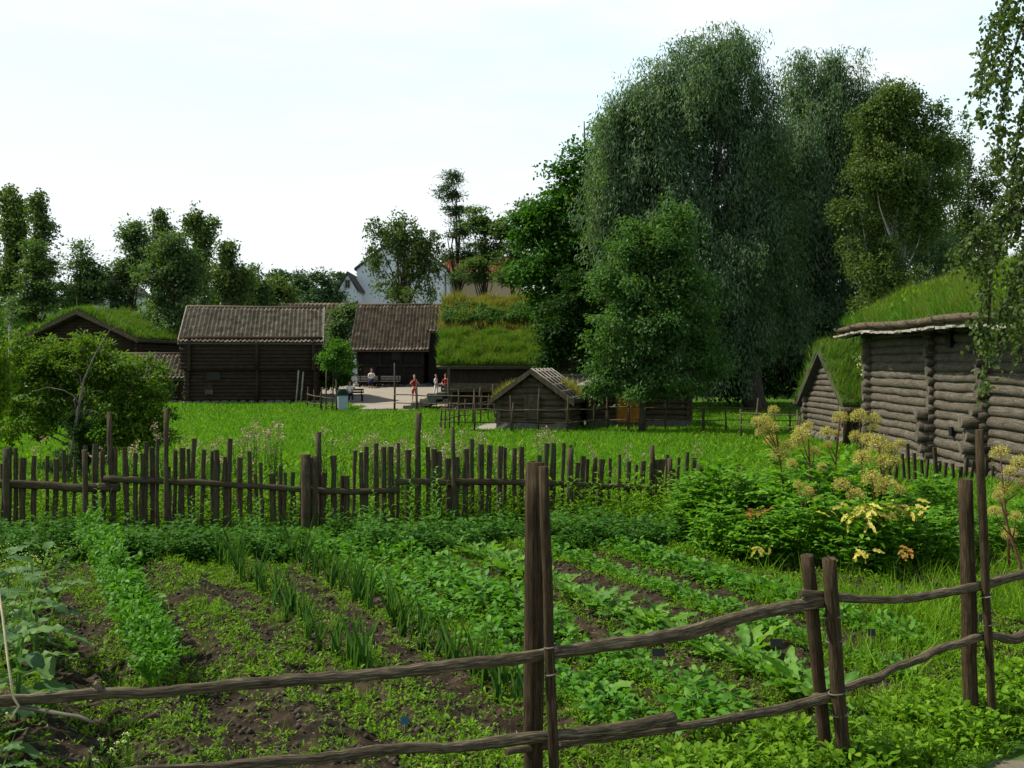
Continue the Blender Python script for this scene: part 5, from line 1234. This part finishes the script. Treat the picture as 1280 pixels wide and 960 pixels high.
    for s_ in (-1, 1):
        ico((s_ * .032, -.092, hd + .045), (.011, .007, .008), 'eye', 'black', 5); ico((s_ * .082, 0, hd + .025), (.012, .022, .032), 'ear', 'skin', 5)
    mb = MB(); mb.box((0, -.099, hd - .035), (.045, .012, .01)); mb.build('mouth', M['red'], root)
    for k in range(2):
        mb = MB(); f_ = Vector(ft[k]); mb.tube([f_ + Vector((0, .07, -.03)), f_ + Vector((0, .0, -.03)), f_ + Vector((0, -.12, -.045)), f_ + Vector((0, -.19, -.05))], [.038, .05, .045, .025], 8, flat=.9); mb.build('shoe', M['shoe'], root)
    return root
person(onG(518, 66), R(15), 'person in red top and shorts standing on the gravel with hands raised to the face', False, 'red', 'red', shorts=True, hair='hairblond', arms='up', sc=.98)
person(onG(464.5, 74.95), 0, 'person in a white shirt and navy skirt sitting on the pale bench', True, 'white', 'navy', skirt=True, arms='lap', sc=1.0)
person(onG(545, 64.5) + Vector((0, 0, .52)), R(60), 'child in white clothes standing at the top of the stone steps', False, 'white', 'white', shorts=False, arms='down', sc=.72, hair='hairblond')
person(Vector((xat(557, 63), 63, G(xat(557, 63), 63) + .62)), R(-20), 'person in a red shirt half hidden by the porch corner', True, 'red', 'navy', shorts=False, arms='lap', sc=.9)
person(onG(437, 65.85), R(20), 'person in a white shirt sitting on the dark bench behind the litter bin', True, 'white', 'navy', shorts=False, arms='lap', sc=.95)
b = onG(553, 64.2); mb = MB(); mb.box(b + Vector((0, .3, .3)), (1.9, 1.8, .6), jit=.03); tag(mb.build('stone_landing', M['stone']), 'rough stone landing at the top of the steps beside the loft', 'landing')

# ---------------------------------------------------------------- shrubs, young tree, near foliage
tree('young_tree', 'slender young tree with light green crown tied to a stake beside the storehouse', 418, 57.5, [(422, 440, 18, 12), (412, 452, 16, 14), (430, 456, 14, 12), (420, 432, 12, 8)], 'broad', 'lf_young', 110, 45, .32, .15, .09, trunk_r=.05, limbs=12, rd=.9, base_px=415, bark='bark')
tree('elder_bush', 'big yellow-green elder bush behind the left end of the picket fence', 100, 20.5,
     [(100, 432, 46, 20), (100, 485, 66, 48), (50, 500, 55, 62), (155, 490, 55, 52), (30, 450, 40, 40), (180, 520, 38, 45), (60, 455, 40, 30), (120, 448, 35, 24), (25, 540, 34, 45), (150, 545, 55, 30), (200, 540, 26, 26)],
     'broad', 'lf_elder', 800, 40, .17, .095, .042, trunk_r=.05, limbs=60, rd=.9, bark='greybark', cat='bush')
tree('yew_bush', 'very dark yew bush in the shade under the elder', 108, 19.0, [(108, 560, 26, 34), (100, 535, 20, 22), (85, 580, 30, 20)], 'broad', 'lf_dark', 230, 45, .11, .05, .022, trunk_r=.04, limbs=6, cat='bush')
tree('cypress_tree', 'yellow-green cypress cut off by the left edge of the photo', -22, 17.5, [(-20, 400, 26, 80), (-25, 470, 36, 60), (-25, 540, 34, 50), (-22, 340, 18, 40)], 'willow', 'lf_cypress', 420, 60, .15, .07, .028, trunk_r=.08, limbs=12, rd=.9, bark='bark')
# bare dead sapling with curved branches in the elder
S = 18.8; mb = MB()
def bp(px, py, dy=0): return P(px, py, S + dy)
mb.tube([bp(82, 620), bp(90, 560), bp(97, 515), bp(105, 475), bp(118, 445), bp(128, 428), bp(137, 413)], [.034, .028, .024, .02, .016, .012, .009], 8, jit=.06)
for pts, r0 in (([bp(137, 413), bp(135, 395), bp(134, 382)], .009), ([bp(137, 413), bp(150, 407), bp(161, 402)], .010), ([bp(99, 505), bp(92, 495), bp(80, 488), bp(60, 484), bp(43, 489)], .018), ([bp(99, 508), bp(103, 490), bp(100, 470), bp(90, 460), bp(82, 458)], .014), ([bp(98, 512), bp(110, 500), bp(122, 492)], .012), ([bp(95, 515), bp(93, 500), bp(99, 492), bp(112, 488), bp(130, 489)], .012), ([bp(96, 514), bp(112, 512), bp(120, 515), bp(127, 519)], .011)):
    mb.tube(pts, [.7 * r0 * (1 - .55 * k / (len(pts) - 1)) for k in range(len(pts))], 7, jit=.06)
tag(mb.build('dead_sapling', M['greybark']), 'bare grey sapling with curling dead branches in front of the elder bush', 'sapling')
# near birch whose branches hang into the top right; its trunk stands outside the frame
BY = 9.5; bb = Vector((xat(1372, BY), BY, 0)); BR = empty('near_birch', (bb.x, bb.y, 0), 0, 'leafy birch branches hanging in at the upper right edge, in front of the barn roof', 'tree')
mb = MB(); mb.tube([Vector((0, 0, -.1)), Vector((.05, .1, 2)), Vector((0, .15, 4)), Vector((-.1, .1, 6)), Vector((-.1, 0, 8))], [.2, .16, .13, .09, .04], 10, jit=.05); mb.build('trunk', M['birchbark'], BR)
mb = MB(); LP = []; LD = []
def hang(path, dens, spread=.07, seed=0):
    pts = [P(a, b_, BY + c) - bb for a, b_, c in path]
    mb.tube(pts, [.018 * (1 - .8 * k / (len(pts) - 1)) for k in range(len(pts))], 6)
    for a, b_ in zip(pts[:-1], pts[1:]):
        L_ = (b_ - a).length
        for k in range(int(L_ * dens * 1.35)):
            p = a.lerp(b_, rnd.random()); tip = p + Vector((rnd.uniform(-1, 1) * spread * 2.2, rnd.uniform(-1, 1) * spread * 2.5, -rnd.uniform(.02, .24)))
            if rnd.random() < .25: mb.tube([p, tip], [.0025, .0012], 4)
            for q in range(7):
                w_ = p.lerp(tip, rnd.random()); LP.append(w_ + Vector((rnd.gauss(0, .018), rnd.gauss(0, .02), rnd.gauss(0, .018)))); LD.append((rnd.gauss(0, .6), rnd.gauss(0, .6), -.8 + rnd.gauss(0, .4)))
tw = [([(1372, -120, 0), (1320, -60, .1), (1270, -20, .1), (1240, 30, 0), (1228, 90, 0), (1224, 150, 0)], 46), ([(1330, -60, .3), (1285, 10, .2), (1262, 80, .2), (1250, 150, .2), (1246, 215, .2)], 46), ([(1360, -20, 0), (1310, 30, 0), (1285, 100, -.1), (1272, 180, -.1), (1262, 240, 0)], 50),
      ([(1372, 170, 0), (1320, 200, .1), (1270, 235, .1), (1235, 275, .1), (1205, 300, .1), (1190, 315, .1)], 46), ([(1320, 220, 0), (1270, 270, 0), (1240, 320, 0), (1228, 370, 0), (1222, 430, 0)], 36), ([(1330, 240, .2), (1290, 300, .2), (1268, 350, .2), (1262, 400, .2)], 34), ([(1350, 180, -.2), (1300, 260, -.2), (1282, 330, -.2), (1280, 420, -.2)], 34),
      ([(1240, 320, 0), (1236, 400, 0), (1234, 450, 0), (1231, 485, 0)], 20), ([(1372, 90, 0), (1310, 150, .2), (1280, 215, .2), (1255, 280, .2)], 40), ([(1290, 320, .3), (1250, 390, .3), (1246, 440, .3)], 30), ([(1320, 60, .4), (1290, 150, .4), (1276, 230, .4), (1268, 300, .4)], 40), ([(1270, 260, .1), (1225, 290, .1), (1200, 325, .1)], 46), ([(1268, 270, .1), (1235, 310, .3), (1215, 335, .3)], 40), ([(1300, -40, .3), (1262, 20, .3), (1246, 60, .3), (1236, 110, .3)], 46), ([(1300, 300, .1), (1275, 340, .1), (1272, 390, .1), (1278, 450, .1)], 30)]
for pth, dn in tw: hang(pth, dn)
mb.build('branches', M['bark'], BR); LP = np.array(LP); LD = np.array(LD)
V1 = scat(T_LEAF, LP, frames(LD), .05 * (.7 + .6 * rng.random(len(LP))), .036); np_obj('foliage', V1[0], V1[1], M['lf_birch'], BR)

# ---------------------------------------------------------------- garden plants, one object each
def mesh_of(parts, mats, name):
    V, Fc = merge([p for p in parts]); o = np_obj(name, V, Fc, mats); me = o.data; bpy.data.objects.remove(o); return me
def place(me, name, loc, rz, sc, label, cat, group):
    o = bpy.data.objects.new(name, me); COL.objects.link(o); o.location = loc; o.rotation_euler = (rnd.uniform(-.08, .08), rnd.uniform(-.08, .08), rz); o.scale = (sc, sc, sc * rnd.uniform(.85, 1.15)); return tag(o, label, cat, group)
def v_celery():
    parts = []; nst = 13
    for k in range(nst):
        a = rng.random() * 6.28; tilt = .12 + .35 * rng.random(); h = .26 + .18 * rng.random(); base = np.array([[math.cos(a) * .015, math.sin(a) * .015, 0]])
        d = np.array([[math.cos(a) * tilt, math.sin(a) * tilt, 1]]); parts.append(scat(T_BLADE, base, frames(d), h, .012)); parts.append(scat(T_BLADE, base, frames(d, up=np.cross(d, [[.3, .8, .1]])), h, .012))
        du = unit(d)[0]; m = 26; t = .5 + .55 * rng.random(m); pos = base + du[None] * (h * t)[:, None] + rng.normal(size=(m, 3)) * np.array([.035, .035, .018]); dd = rng.normal(size=(m, 3)) + np.array([math.cos(a), math.sin(a), .3])
        parts.append(scat(T_LEAF, pos, frames(dd, up=np.array([[0, 0, 1.]]) + rng.normal(size=(m, 3)) * .4), .04 + .025 * rng.random(m), .032))
    return mesh_of(parts, M['crop'], 'celery_plant')
def v_leek():
    m = 5; a = rng.random(m) * 6.28; d = np.stack([np.cos(a) * (.05 + .35 * rng.random(m)), np.sin(a) * (.05 + .35 * rng.random(m)), np.ones(m)], 1)
    return mesh_of([scat(big_leaf(6, .0, .22), np.zeros((m, 3)) - .01, frames(d), .26 + .20 * rng.random(m), .008)], M['leek'], 'leek_plant')
def v_rosette(mat, tpl, nl, ln, wd, h0, up, name):
    a = np.arange(nl) * 2.4 + rng.random(nl) * .5; upv = up * (.4 + 1.2 * rng.random(nl)); d = np.stack([np.cos(a), np.sin(a), upv], 1); st = unit(d) * h0
    parts = [scat(tpl, st, frames(d, up=np.array([[0, 0, 1.]]) + rng.normal(size=(nl, 3)) * .2), ln * (.6 + .6 * rng.random(nl)), wd * (.7 + .5 * rng.random(nl))), scat(T_BLADE, np.zeros((nl, 3)), frames(d), h0 * 1.3, .012)]
    return mesh_of(parts, mat, name)
def v_bushy():
    m = 60; a = rng.random(m) * 6.28; r_ = .13 * np.sqrt(rng.random(m)); z = .03 + .17 * rng.random(m) * (1 - (r_ / .16) ** 2); d = np.stack([np.cos(a), np.sin(a), .2 + .4 * rng.normal(size=m)], 1)
    return mesh_of([scat(T_LEAF, np.stack([np.cos(a) * r_, np.sin(a) * r_, z], 1), frames(d, up=np.array([[0, 0, 1.]]) + rng.normal(size=(m, 3)) * .35), .065 + .03 * rng.random(m), .045)], M['crop'], 'leafy_plant')
def row(u0, s0, s1, step, jit=.05):
    """points along a row at offset u0; s = distance measured down the row from y=13"""
    nrm = Vector((.89, .456, 0)); dr = Vector((.456, -.89, 0)); nrm2 = nrm / nrm.length_squared
    p0 = nrm2 * u0; # shift so that y=13 at s=0
    s_ = (p0.y - 13) / .89; out = []; k = s0
    while k < s1:
        p = p0 + dr * (s_ + k) + nrm * rnd.uniform(-jit, jit); out.append(Vector((p.x, p.y, G(p.x, p.y)))); k += step * rnd.uniform(.8, 1.2)
    return out
CE = [v_celery() for _ in range(4)]
for p in row(.98, .6, 6.9, .24): place(rnd.choice(CE), 'celery_plant', p, rnd.random() * 6, rnd.uniform(.8, 1.15) * (1.15 - .02 * p.y), 'bushy bright green celery plant in the leftmost planted row', 'celery', 'celery plants in the left row')
LK = [v_leek() for _ in range(5)]
for u0, s0, s1, who in ((2.32, .8, 6.6, 'left'), (3.10, .5, 7.4, 'right')):
    for p in row(u0, s0, s1, .10, .07):
        if rnd.random() < .85: place(rnd.choice(LK), 'leek_plant', p, rnd.random() * 6, rnd.uniform(.7, 1.2), 'slim blue-green leek in the %s leek row' % who, 'leek', 'leeks in the %s row' % who)
BU = [v_bushy() for _ in range(5)]
for u0 in (3.42, 3.68, 3.94, 4.18):
    for p in row(u0, .8, 7.6, .27, .06):
        if rnd.random() < .9: place(rnd.choice(BU), 'leafy_plant', p, rnd.random() * 6, rnd.uniform(.7, 1.25), 'low leafy plant in the dense middle bed right of the leeks', 'vegetable', 'leafy plants in the dense middle bed')
TU = [v_rosette(M['turnip'], T_LOBED, 11, .2, .11, .06, .8, 'turnip_plant') for _ in range(5)]
for p in row(4.86, 1.2, 7.4, .26, .06) + row(5.02, 1.6, 6.6, .3, .05): place(rnd.choice(TU), 'turnip_plant', p, rnd.random() * 6, rnd.uniform(.75, 1.2), 'turnip plant with broad lobed leaves in the row right of the middle post', 'turnip', 'turnips in the middle row')
for u0, a_, b_ in ((5.78, .8, 6.6), (5.95, 1.2, 5.6)):
    for p in row(u0, a_, b_, .24, .05): place(rnd.choice(BU), 'leafy_plant', p, rnd.random() * 6, rnd.uniform(.6, 1.0), 'small leafy plant in the thin row right of the turnips', 'vegetable', 'leafy plants in the thin row')
for u0, a_, b_ in ((6.5, .5, 5.8), (6.68, 1.0, 5.2)):
    for p in row(u0, a_, b_, .26, .05): place(rnd.choice(BU), 'leafy_plant', p, rnd.random() * 6, rnd.uniform(.8, 1.3), 'leafy plant in the rightmost row before the angelica', 'vegetable', 'leafy plants in the rightmost row')
for (px, Y_, sc, lb) in ((935, 7.9, 1.5, 'largest rosette of pale green leaves beside the small black label in the soil'), (800, 8.3, 1.2, 'turnip plant with broad leaves standing under the thick part of the upper rail'), (745, 6.9, 1.2, 'leafy clump right behind the foot of the middle post'), (1130, 7.2, .8, 'flat rosette in the weeds between the two right posts')):
    b = onG(px, Y_); place(rnd.choice(TU), 'turnip_plant', b, rnd.random() * 6, sc, lb, 'plant', None)
# tall kale plants at the left edge
def v_kale(h=1.05):
    parts = []; nl = 20
    for k in range(nl):
        z = h * (.12 + .88 * k / nl); a = k * 2.4 + rng.random() * .4; ln = .31 * (1.1 - .6 * k / nl); st = np.array([[math.cos(a) * .04, math.sin(a) * .04, z]]); d = np.array([[math.cos(a), math.sin(a), .15 + .7 * k / nl - .3 * rng.random()]])
        parts.append(scat(T_BIG, st + unit(d) * .07, frames(d, up=np.array([[0, 0, 1.]]) + rng.normal(size=(1, 3)) * .15), ln, ln * .55)); parts.append(scat(T_BLADE, st * np.array([[0, 0, 1.]]), frames(d), .14, .012))
    s_ = np.linspace(0, 1, 8); parts.append(scat(T_BLADE, np.zeros((4, 3)), frames(np.array([[.02, 0, 1.], [0, .02, 1], [-.02, 0, 1], [0, -.02, 1]])), h * 1.02, .03))
    return mesh_of(parts, M['kale'], 'kale_plant')
KA = [v_kale(.95), v_kale(.8), v_kale(1.05)]
for i_, (px, Y_, sc, lb) in enumerate(((-22, 5.6, 1.0, 'tall kale plant cut by the left edge behind the rope'), (22, 6.3, 1.0, 'tall kale plant with big glossy leaves nearest the near rail at the left'), (46, 7.3, .95, 'kale plant with upright pale leaves, farther back at the left edge'), (2, 7.9, 1.0, 'rearmost kale plant under the small pale flowers at the left edge'), (-10, 5.0, .55, 'low kale plant under the near rail at the lower left'))):
    b = onG(px, Y_); place(KA[i_ % 3], 'kale_plant', b, i_ * 1.3, sc, lb, 'kale', None)
# pale flowering mustard behind the kale
def v_flowering(h, mat_leaf, mat_fl, nl, nf, ln, wd, fs, spread, name, ftop=.25, branch=6, fj=1.0):
    root_parts = []; st = MB(); fl = []
    for k in range(branch):
        a = rng.random() * 6.28; top = Vector((math.cos(a) * spread * rng.random(), math.sin(a) * spread * rng.random(), h * (.8 + .25 * rng.random()))); 
        st.tube([Vector((0, 0, 0)), Vector((top.x * .3, top.y * .3, h * .5)), top], [.006, .005, .002], 5)
        m = nf; fl.append(np.array([top[:]]) + rng.normal(size=(m, 3)) * np.array([[.03, .03, ftop * .12]]) * 1.2 * fj)
        m = nl; t = rng.random(m); pos = np.array([top[:]]) * t[:, None]; root_parts.append(scat(T_LEAF, pos, frames(rng.normal(size=(m, 3)) + np.array([[0, 0, .3]]), up=np.array([[0, 0, 1.]]) + rng.normal(size=(m, 3)) * .4), ln * (1.2 - .7 * t), wd))
    lm = mesh_of(root_parts, mat_leaf, 'leaves'); fp = np.concatenate(fl); fm = mesh_of([scat(T_DIAMOND, fp, frames(rdir(len(fp))), fs, fs)], mat_fl, 'flowers')
    o = st.build('stem', M['stem']); sm_ = o.data; bpy.data.objects.remove(o); return (name, sm_, lm, fm)
def place_f(v, loc, rz, sc, label, cat, group):
    r_ = empty(v[0], loc, rz, label, cat, group); r_.scale = (sc,) * 3; r_.rotation_euler = (rnd.uniform(-.07, .07), rnd.uniform(-.07, .07), rz)
    for nm, me in zip(('stem', 'leaves', 'flower_head'), v[1:]):
        o = bpy.data.objects.new(nm, me); COL.objects.link(o); o.parent = r_
    return r_
MU = [v_flowering(.7, M['weed'], M['yellowflower'], 26, 9, .07, .035, .016, .22, 'mustard_plant') for _ in range(2)]
for i_, (px, Y_) in enumerate(((12, 9.2), (45, 9.0), (70, 9.5), (-15, 8.8), (30, 8.3))): place_f(MU[i_ % 2], onG(px, Y_), i_, .8, 'wiry plant with tiny pale yellow flowers behind the kale', 'flowering plant', 'mustard plants behind the kale')
YA = v_flowering(.12, M['weed'], M['whiteflower'], 6, 12, .04, .012, .010, .06, 'yarrow_plant', .02, 2, .22)
for (px, Y_) in ((128, 5.95), (140, 5.8), (112, 5.75), (150, 5.9), (160, 6.0), (118, 5.6)): place_f(YA, onG(px, Y_), rnd.random() * 6, 1, 'tiny white-flowered yarrow in the soil at the lower left', 'flower', 'white yarrow in the lower left corner')
# tall faded pink flowers behind the picket fence
VA = [v_flowering(h_, M['weed'], M['pink'], 34, 13, .08, .02, .026, .16, 'valerian_plant', .25, 5) for h_ in (1.15, 1.3, 1.0)]
for (x0_, x1_, n_, y0_, y1_) in ((120, 215, 12, 14.6, 15.6), (225, 330, 24, 14.7, 16.2), (290, 375, 18, 14.7, 16.4), (410, 560, 40, 14.8, 16.4), (560, 690, 24, 15.2, 16.6), (740, 905, 18, 16, 17.5), (20, 60, 3, 14.2, 14.8)):
    for k in range(int(n_ * .55)):
        px_ = rnd.uniform(x0_, x1_); sc = rnd.uniform(.8, 1.12) * (.72 if px_ > 700 else 1) * (.9 if px_ < 120 else 1)
        place_f(rnd.choice(VA), onG(px_, rnd.uniform(y0_, y1_)), rnd.random() * 6, sc, 'tall stalk with a faded pinkish flower head behind the picket fence', 'flowering plant', 'tall faded flowers behind the picket fence')
# weedy upright plants along the foot of the picket fence
def v_spike(h):
    m = 26; t = np.linspace(.1, 1, m); a = np.arange(m) * 2.4; d = np.stack([np.cos(a), np.sin(a), .5 + 0 * a], 1)
    return mesh_of([scat(T_LEAF, np.stack([0 * t, 0 * t, t * h], 1), frames(d, up=np.array([[0, 0, 1.]]) + 0 * d), .13 * (1.15 - .7 * t), .035), scat(T_BLADE, np.zeros((2, 3)), frames(np.array([[.02, 0, 1.], [0, .02, 1]])), h, .014)], M['turnip'], 'willowherb_plant')
SP = [v_spike(.55), v_spike(.75)]
for (px, Y_) in ((97, 12.2), (118, 12.3), (323, 12.4), (365, 12.3), (455, 11.6), (462, 12.6), (540, 13.2), (528, 13.6), (512, 13.1), (548, 12.9), (320, 13.0), (620, 13.2), (240, 12.6), (300, 12.9)): place(rnd.choice(SP), 'willowherb_plant', onG(px, Y_), rnd.random() * 6, rnd.uniform(.7, 1.1), 'upright narrow-leaved weed standing out of the dark growth at the fence foot', 'weed plant', 'upright weeds at the fence foot')

# ---------------------------------------------------------------- angelica bed
def v_clump(h, wd):
    m = 200; a = rng.random(m) * 6.28; r_ = wd * np.sqrt(rng.random(m)); z = h * (.15 + .85 * rng.random(m) ** .7) * (1 - .5 * (r_ / wd) ** 2)
    c = np.stack([np.cos(a) * r_, np.sin(a) * r_, z], 1); k = 5; P_ = np.repeat(c, k, 0); A2 = np.repeat(a, k); off_ = np.tile(np.arange(k), m); n = len(P_)
    ax = np.stack([np.cos(A2), np.sin(A2), .25 + 0 * A2], 1); sd = np.stack([-np.sin(A2), np.cos(A2), 0 * A2], 1); sg = np.where(off_ % 2 == 0, 1, -1) * (off_ < 4)
    pos = P_ + ax * ((off_ // 2) * .05)[:, None]; d = ax * .7 + sd * sg[:, None] + rng.normal(size=(n, 3)) * .15
    return mesh_of([scat(T_LEAF, pos, frames(d, up=np.array([[0, 0, 1.]]) + rng.normal(size=(n, 3)) * .25), .10 + .045 * rng.random(n), .066), scat(T_BLADE, np.zeros((40, 3)), frames(np.concatenate([c[:40]])), h * .9, .02)], M['lovage'], 'angelica_clump')
CL = [v_clump(.95, .45), v_clump(.8, .5), v_clump(1.05, .4)]
cl_spots = [(875, 12.8, .85), (905, 12.4, .95), (940, 12.2, 1.0), (985, 12.3, 1.0), (1030, 12.2, 1.0), (1075, 12.3, 1.0), (1120, 12.2, .95), (1160, 12.4, .8), (900, 11.7, .7), (950, 11.4, .75), (1005, 11.2, .8), (1060, 11.0, .85), (1110, 11.0, .8), (1155, 11.2, .75), (1185, 11.6, .6), (930, 13.2, 1.1), (990, 13.4, 1.15), (1060, 13.3, 1.1), (1225, 12.0, .55), (1265, 12.4, .6)]
desc = ['at the left end of the bed', 'second from the left end of the bed', 'under the leftmost umbels', 'below the middle umbels', 'in the middle of the bed', 'behind the yellow leaves', 'right of the yellow leaves', 'at the right end of the bed behind the tall post', 'low in front at the left', 'low in front, left of centre', 'in front at the centre', 'in front under the yellow leaves', 'in front, right of centre', 'low in front beside the tall post', 'lowest clump beside the tall post', 'tallest at the back left', 'tallest at the back centre', 'at the back right', 'between the two right-hand stakes and the barn', 'farthest right of all']
for (px, Y_, sc), ds in zip(cl_spots, desc): place(rnd.choice(CL), 'angelica_clump', onG(px, Y_), rnd.random() * 6, sc, 'leafy green angelica clump ' + ds, 'shrub', None)
def umbel_stalk(px, Y_, heads, label, base=None):
    """heads: list of (px, py, radius m)"""
    b = onG(px, Y_); r_ = empty('angelica_stalk', b, 0, label, 'flower stalk', 'angelica stalks with yellow umbels'); mb = MB()
    top = max(heads, key=lambda h: -h[1]); tp_ = P(top[0], top[1], Y_) - b
    nodes = [Vector((0, 0, 0)), tp_ * .35 + Vector((.02, 0, 0)), tp_ * .65, tp_ * .9]
    mb.tube(nodes + [tp_ - Vector((0, 0, .05))], [.016, .014, .011, .008, .006], 8)
    for k, (hx, hy, hr) in enumerate(heads):
        p = P(hx, hy, Y_ + rnd.uniform(-.15, .15)) - b; s_ = nodes[1].lerp(nodes[3], min(1, max(0, (p.z - .35) / max(.1, tp_.z))) * .8)
        c0 = p - Vector((0, 0, hr * .9)); mb.tube([s_, s_.lerp(c0, .6) + Vector((0, 0, -.03)), c0], [.008, .006, .005], 6)
        m = 26; dv = [Vector((math.cos(q * 2.4) * math.sqrt(max(0, 1 - z_ * z_)), math.sin(q * 2.4) * math.sqrt(max(0, 1 - z_ * z_)), z_)) for q in range(m) for z_ in [1 - (q + .5) / m * 1.35]]
        for d in dv: mb.tube([c0, c0 + d * hr], [.0018, .0012], 4, caps=False)
        cc = np.array([(c0 + d * hr)[:] for d in dv]); hr *= 1.15; q_ = np.repeat(cc, 30, 0) + rng.normal(size=(m * 30, 3)) * hr * .17
        V1 = scat(T_DIAMOND, q_, frames(rdir(len(q_))), hr * .13, hr * .12); np_obj('umbel', V1[0], V1[1], M['umbel'], r_)
    mb.build('stem', M['redstem'], r_); return r_
umbel_stalk(985, 12.6, [(955, 520, .085), (967, 508, .06), (963, 528, .09), (945, 522, .055), (964, 545, .075), (975, 560, .10), (985, 552, .09), (951, 536, .06)], 'angelica stalk carrying the leftmost cluster of pale yellow umbels')
umbel_stalk(1015, 12.4, [(1002, 535, .10), (998, 545, .09), (1018, 560, .07), (1010, 528, .06), (990, 575, .06)], 'angelica stalk with dull umbels just right of the leftmost cluster')
umbel_stalk(1035, 12.6, [(1033, 535, .075), (1050, 516, .08), (1046, 538, .05), (1035, 552, .05), (1028, 580, .06)], 'angelica stalk whose umbels stand in front of the outhouse wall')
umbel_stalk(1080, 12.3, [(1074, 514, .09), (1070, 540, .07), (1093, 518, .07), (1092, 530, .06), (1085, 542, .08)], 'tallest angelica stalk, its umbels in front of the barn corner')
umbel_stalk(1110, 12.0, [(1098, 548, .12), (1113, 556, .10), (1125, 550, .06), (1078, 565, .10), (1105, 570, .09), (1118, 572, .07)], 'angelica stalk with the largest yellow umbels before the grey logs')
umbel_stalk(1100, 11.6, [(1090, 590, .10), (1108, 600, .12), (1070, 612, .09), (1125, 608, .06), (1052, 600, .08)], 'angelica stalk with browning umbels above the yellow leaves')
umbel_stalk(1012, 11.6, [(1008, 608, .08), (998, 602, .05), (1022, 622, .05)], 'low angelica stalk with a small brown umbel left of the yellow leaves')
umbel_stalk(1262, 11.0, [(1250, 560, .09), (1275, 572, .09), (1262, 585, .06), (1255, 605, .08), (1280, 598, .07)], 'angelica stalk beside the right edge of the photo')
umbel_stalk(1285, 9.5, [(1243, 634, .055), (1270, 640, .05), (1262, 662, .06), (1248, 615, .05)], 'thin reddish angelica stalk nearest the camera at the right edge')
def yellow(name, px, py, Y_, n, ln, spread, mat, label, flat=.5):
    c = P(px, py, Y_); m = n; pos = np.array([c[:]]) + rng.normal(size=(m, 3)) * np.array([[spread, spread * .6, spread * .3]]); d = rng.normal(size=(m, 3)) * np.array([[1, .6, .25]]) + np.array([[0, -.3, -.25]])
    g_ = G(c.x, c.y); mb = MB(); o_ = Vector((c.x, c.y, g_)); root = empty(name, o_, 0, label, 'plant')
    mb.tube([Vector((0, 0.25, 0)), Vector((0, .2, (c.z - g_) * .6)), c - o_], [.007, .006, .004], 6)
    for q in range(6): mb.tube([c - o_, Vector(pos[q % m]) - o_], [.004, .002], 4)
    mb.build('stem', M['stem'], root)
    V1 = scat(T_LOBED, pos - np.array([o_[:]]), frames(d, up=np.array([[0, -.5, 1.]]) + rng.normal(size=(m, 3)) * .3), ln * (.7 + .5 * rng.random(m)), ln * .5); np_obj('leaves', V1[0], V1[1], M[mat], root)
yellow('yellow_angelica', 1078, 640, 10.8, 46, .13, .15, 'yellowleaf', 'brightest yellow spread of lobed leaves in the angelica bed, left half')
yellow('yellow_angelica', 1128, 636, 10.9, 40, .12, .13, 'yellowleaf', 'bright yellow lobed leaves in the angelica bed, right half beside the tall post')
yellow('yellow_angelica', 1075, 690, 10.2, 10, .12, .09, 'yellowleaf', 'small drooping yellow leaf low in front of the angelica bed')
yellow('withered_angelica', 945, 640, 11.2, 14, .11, .07, 'brownleaf', 'brown withered leaves hanging in the left part of the angelica bed')
yellow('yellow_angelica', 954, 685, 10.3, 6, .09, .04, 'yellowleaf', 'tiny yellow-brown leaf in the grass left of the short posts')
yellow('withered_angelica', 1130, 688, 10.3, 10, .09, .06, 'brownleaf', 'brown withered leaf beside the tall right post')
# plant labels on sticks
def sign(px, py, Y_, w_, h_, label, mat='black'):
    b = onG(px, Y_); top = P(px, py, Y_); r_ = empty('plant_label', b, 0, label, 'plant label'); z = top.z - b.z
    mb = MB(); mb.tube([(0, 0, -.08), (.004, 0, z * .5), (0, 0, z)], .006, 6); mb.build('stick', M['stem'], r_)
    mb = MB(); mb.box((0, -.010, z), (w_, .006, h_), rot=(-.35, 0, rnd.uniform(-.1, .1))); mb.build('plate', M[mat], r_)
sign(970, 803, 7.2, .088, .052, 'small black plant label on a green stick beside the pale green rosette')
sign(1089, 790, 7.4, .055, .05, 'small black plant label between the two pairs of right posts')
sign(823, 815, 7.3, .095, .055, 'black plant label among the turnips under the upper rail')
sign(1222, 772, 8.3, .07, .06, 'black plant label seen just behind the right slim post')
sign(506, 900, 6.2, .045, .045, 'tiny blue-green plant label in the soil left of the middle post', 'blueplastic')
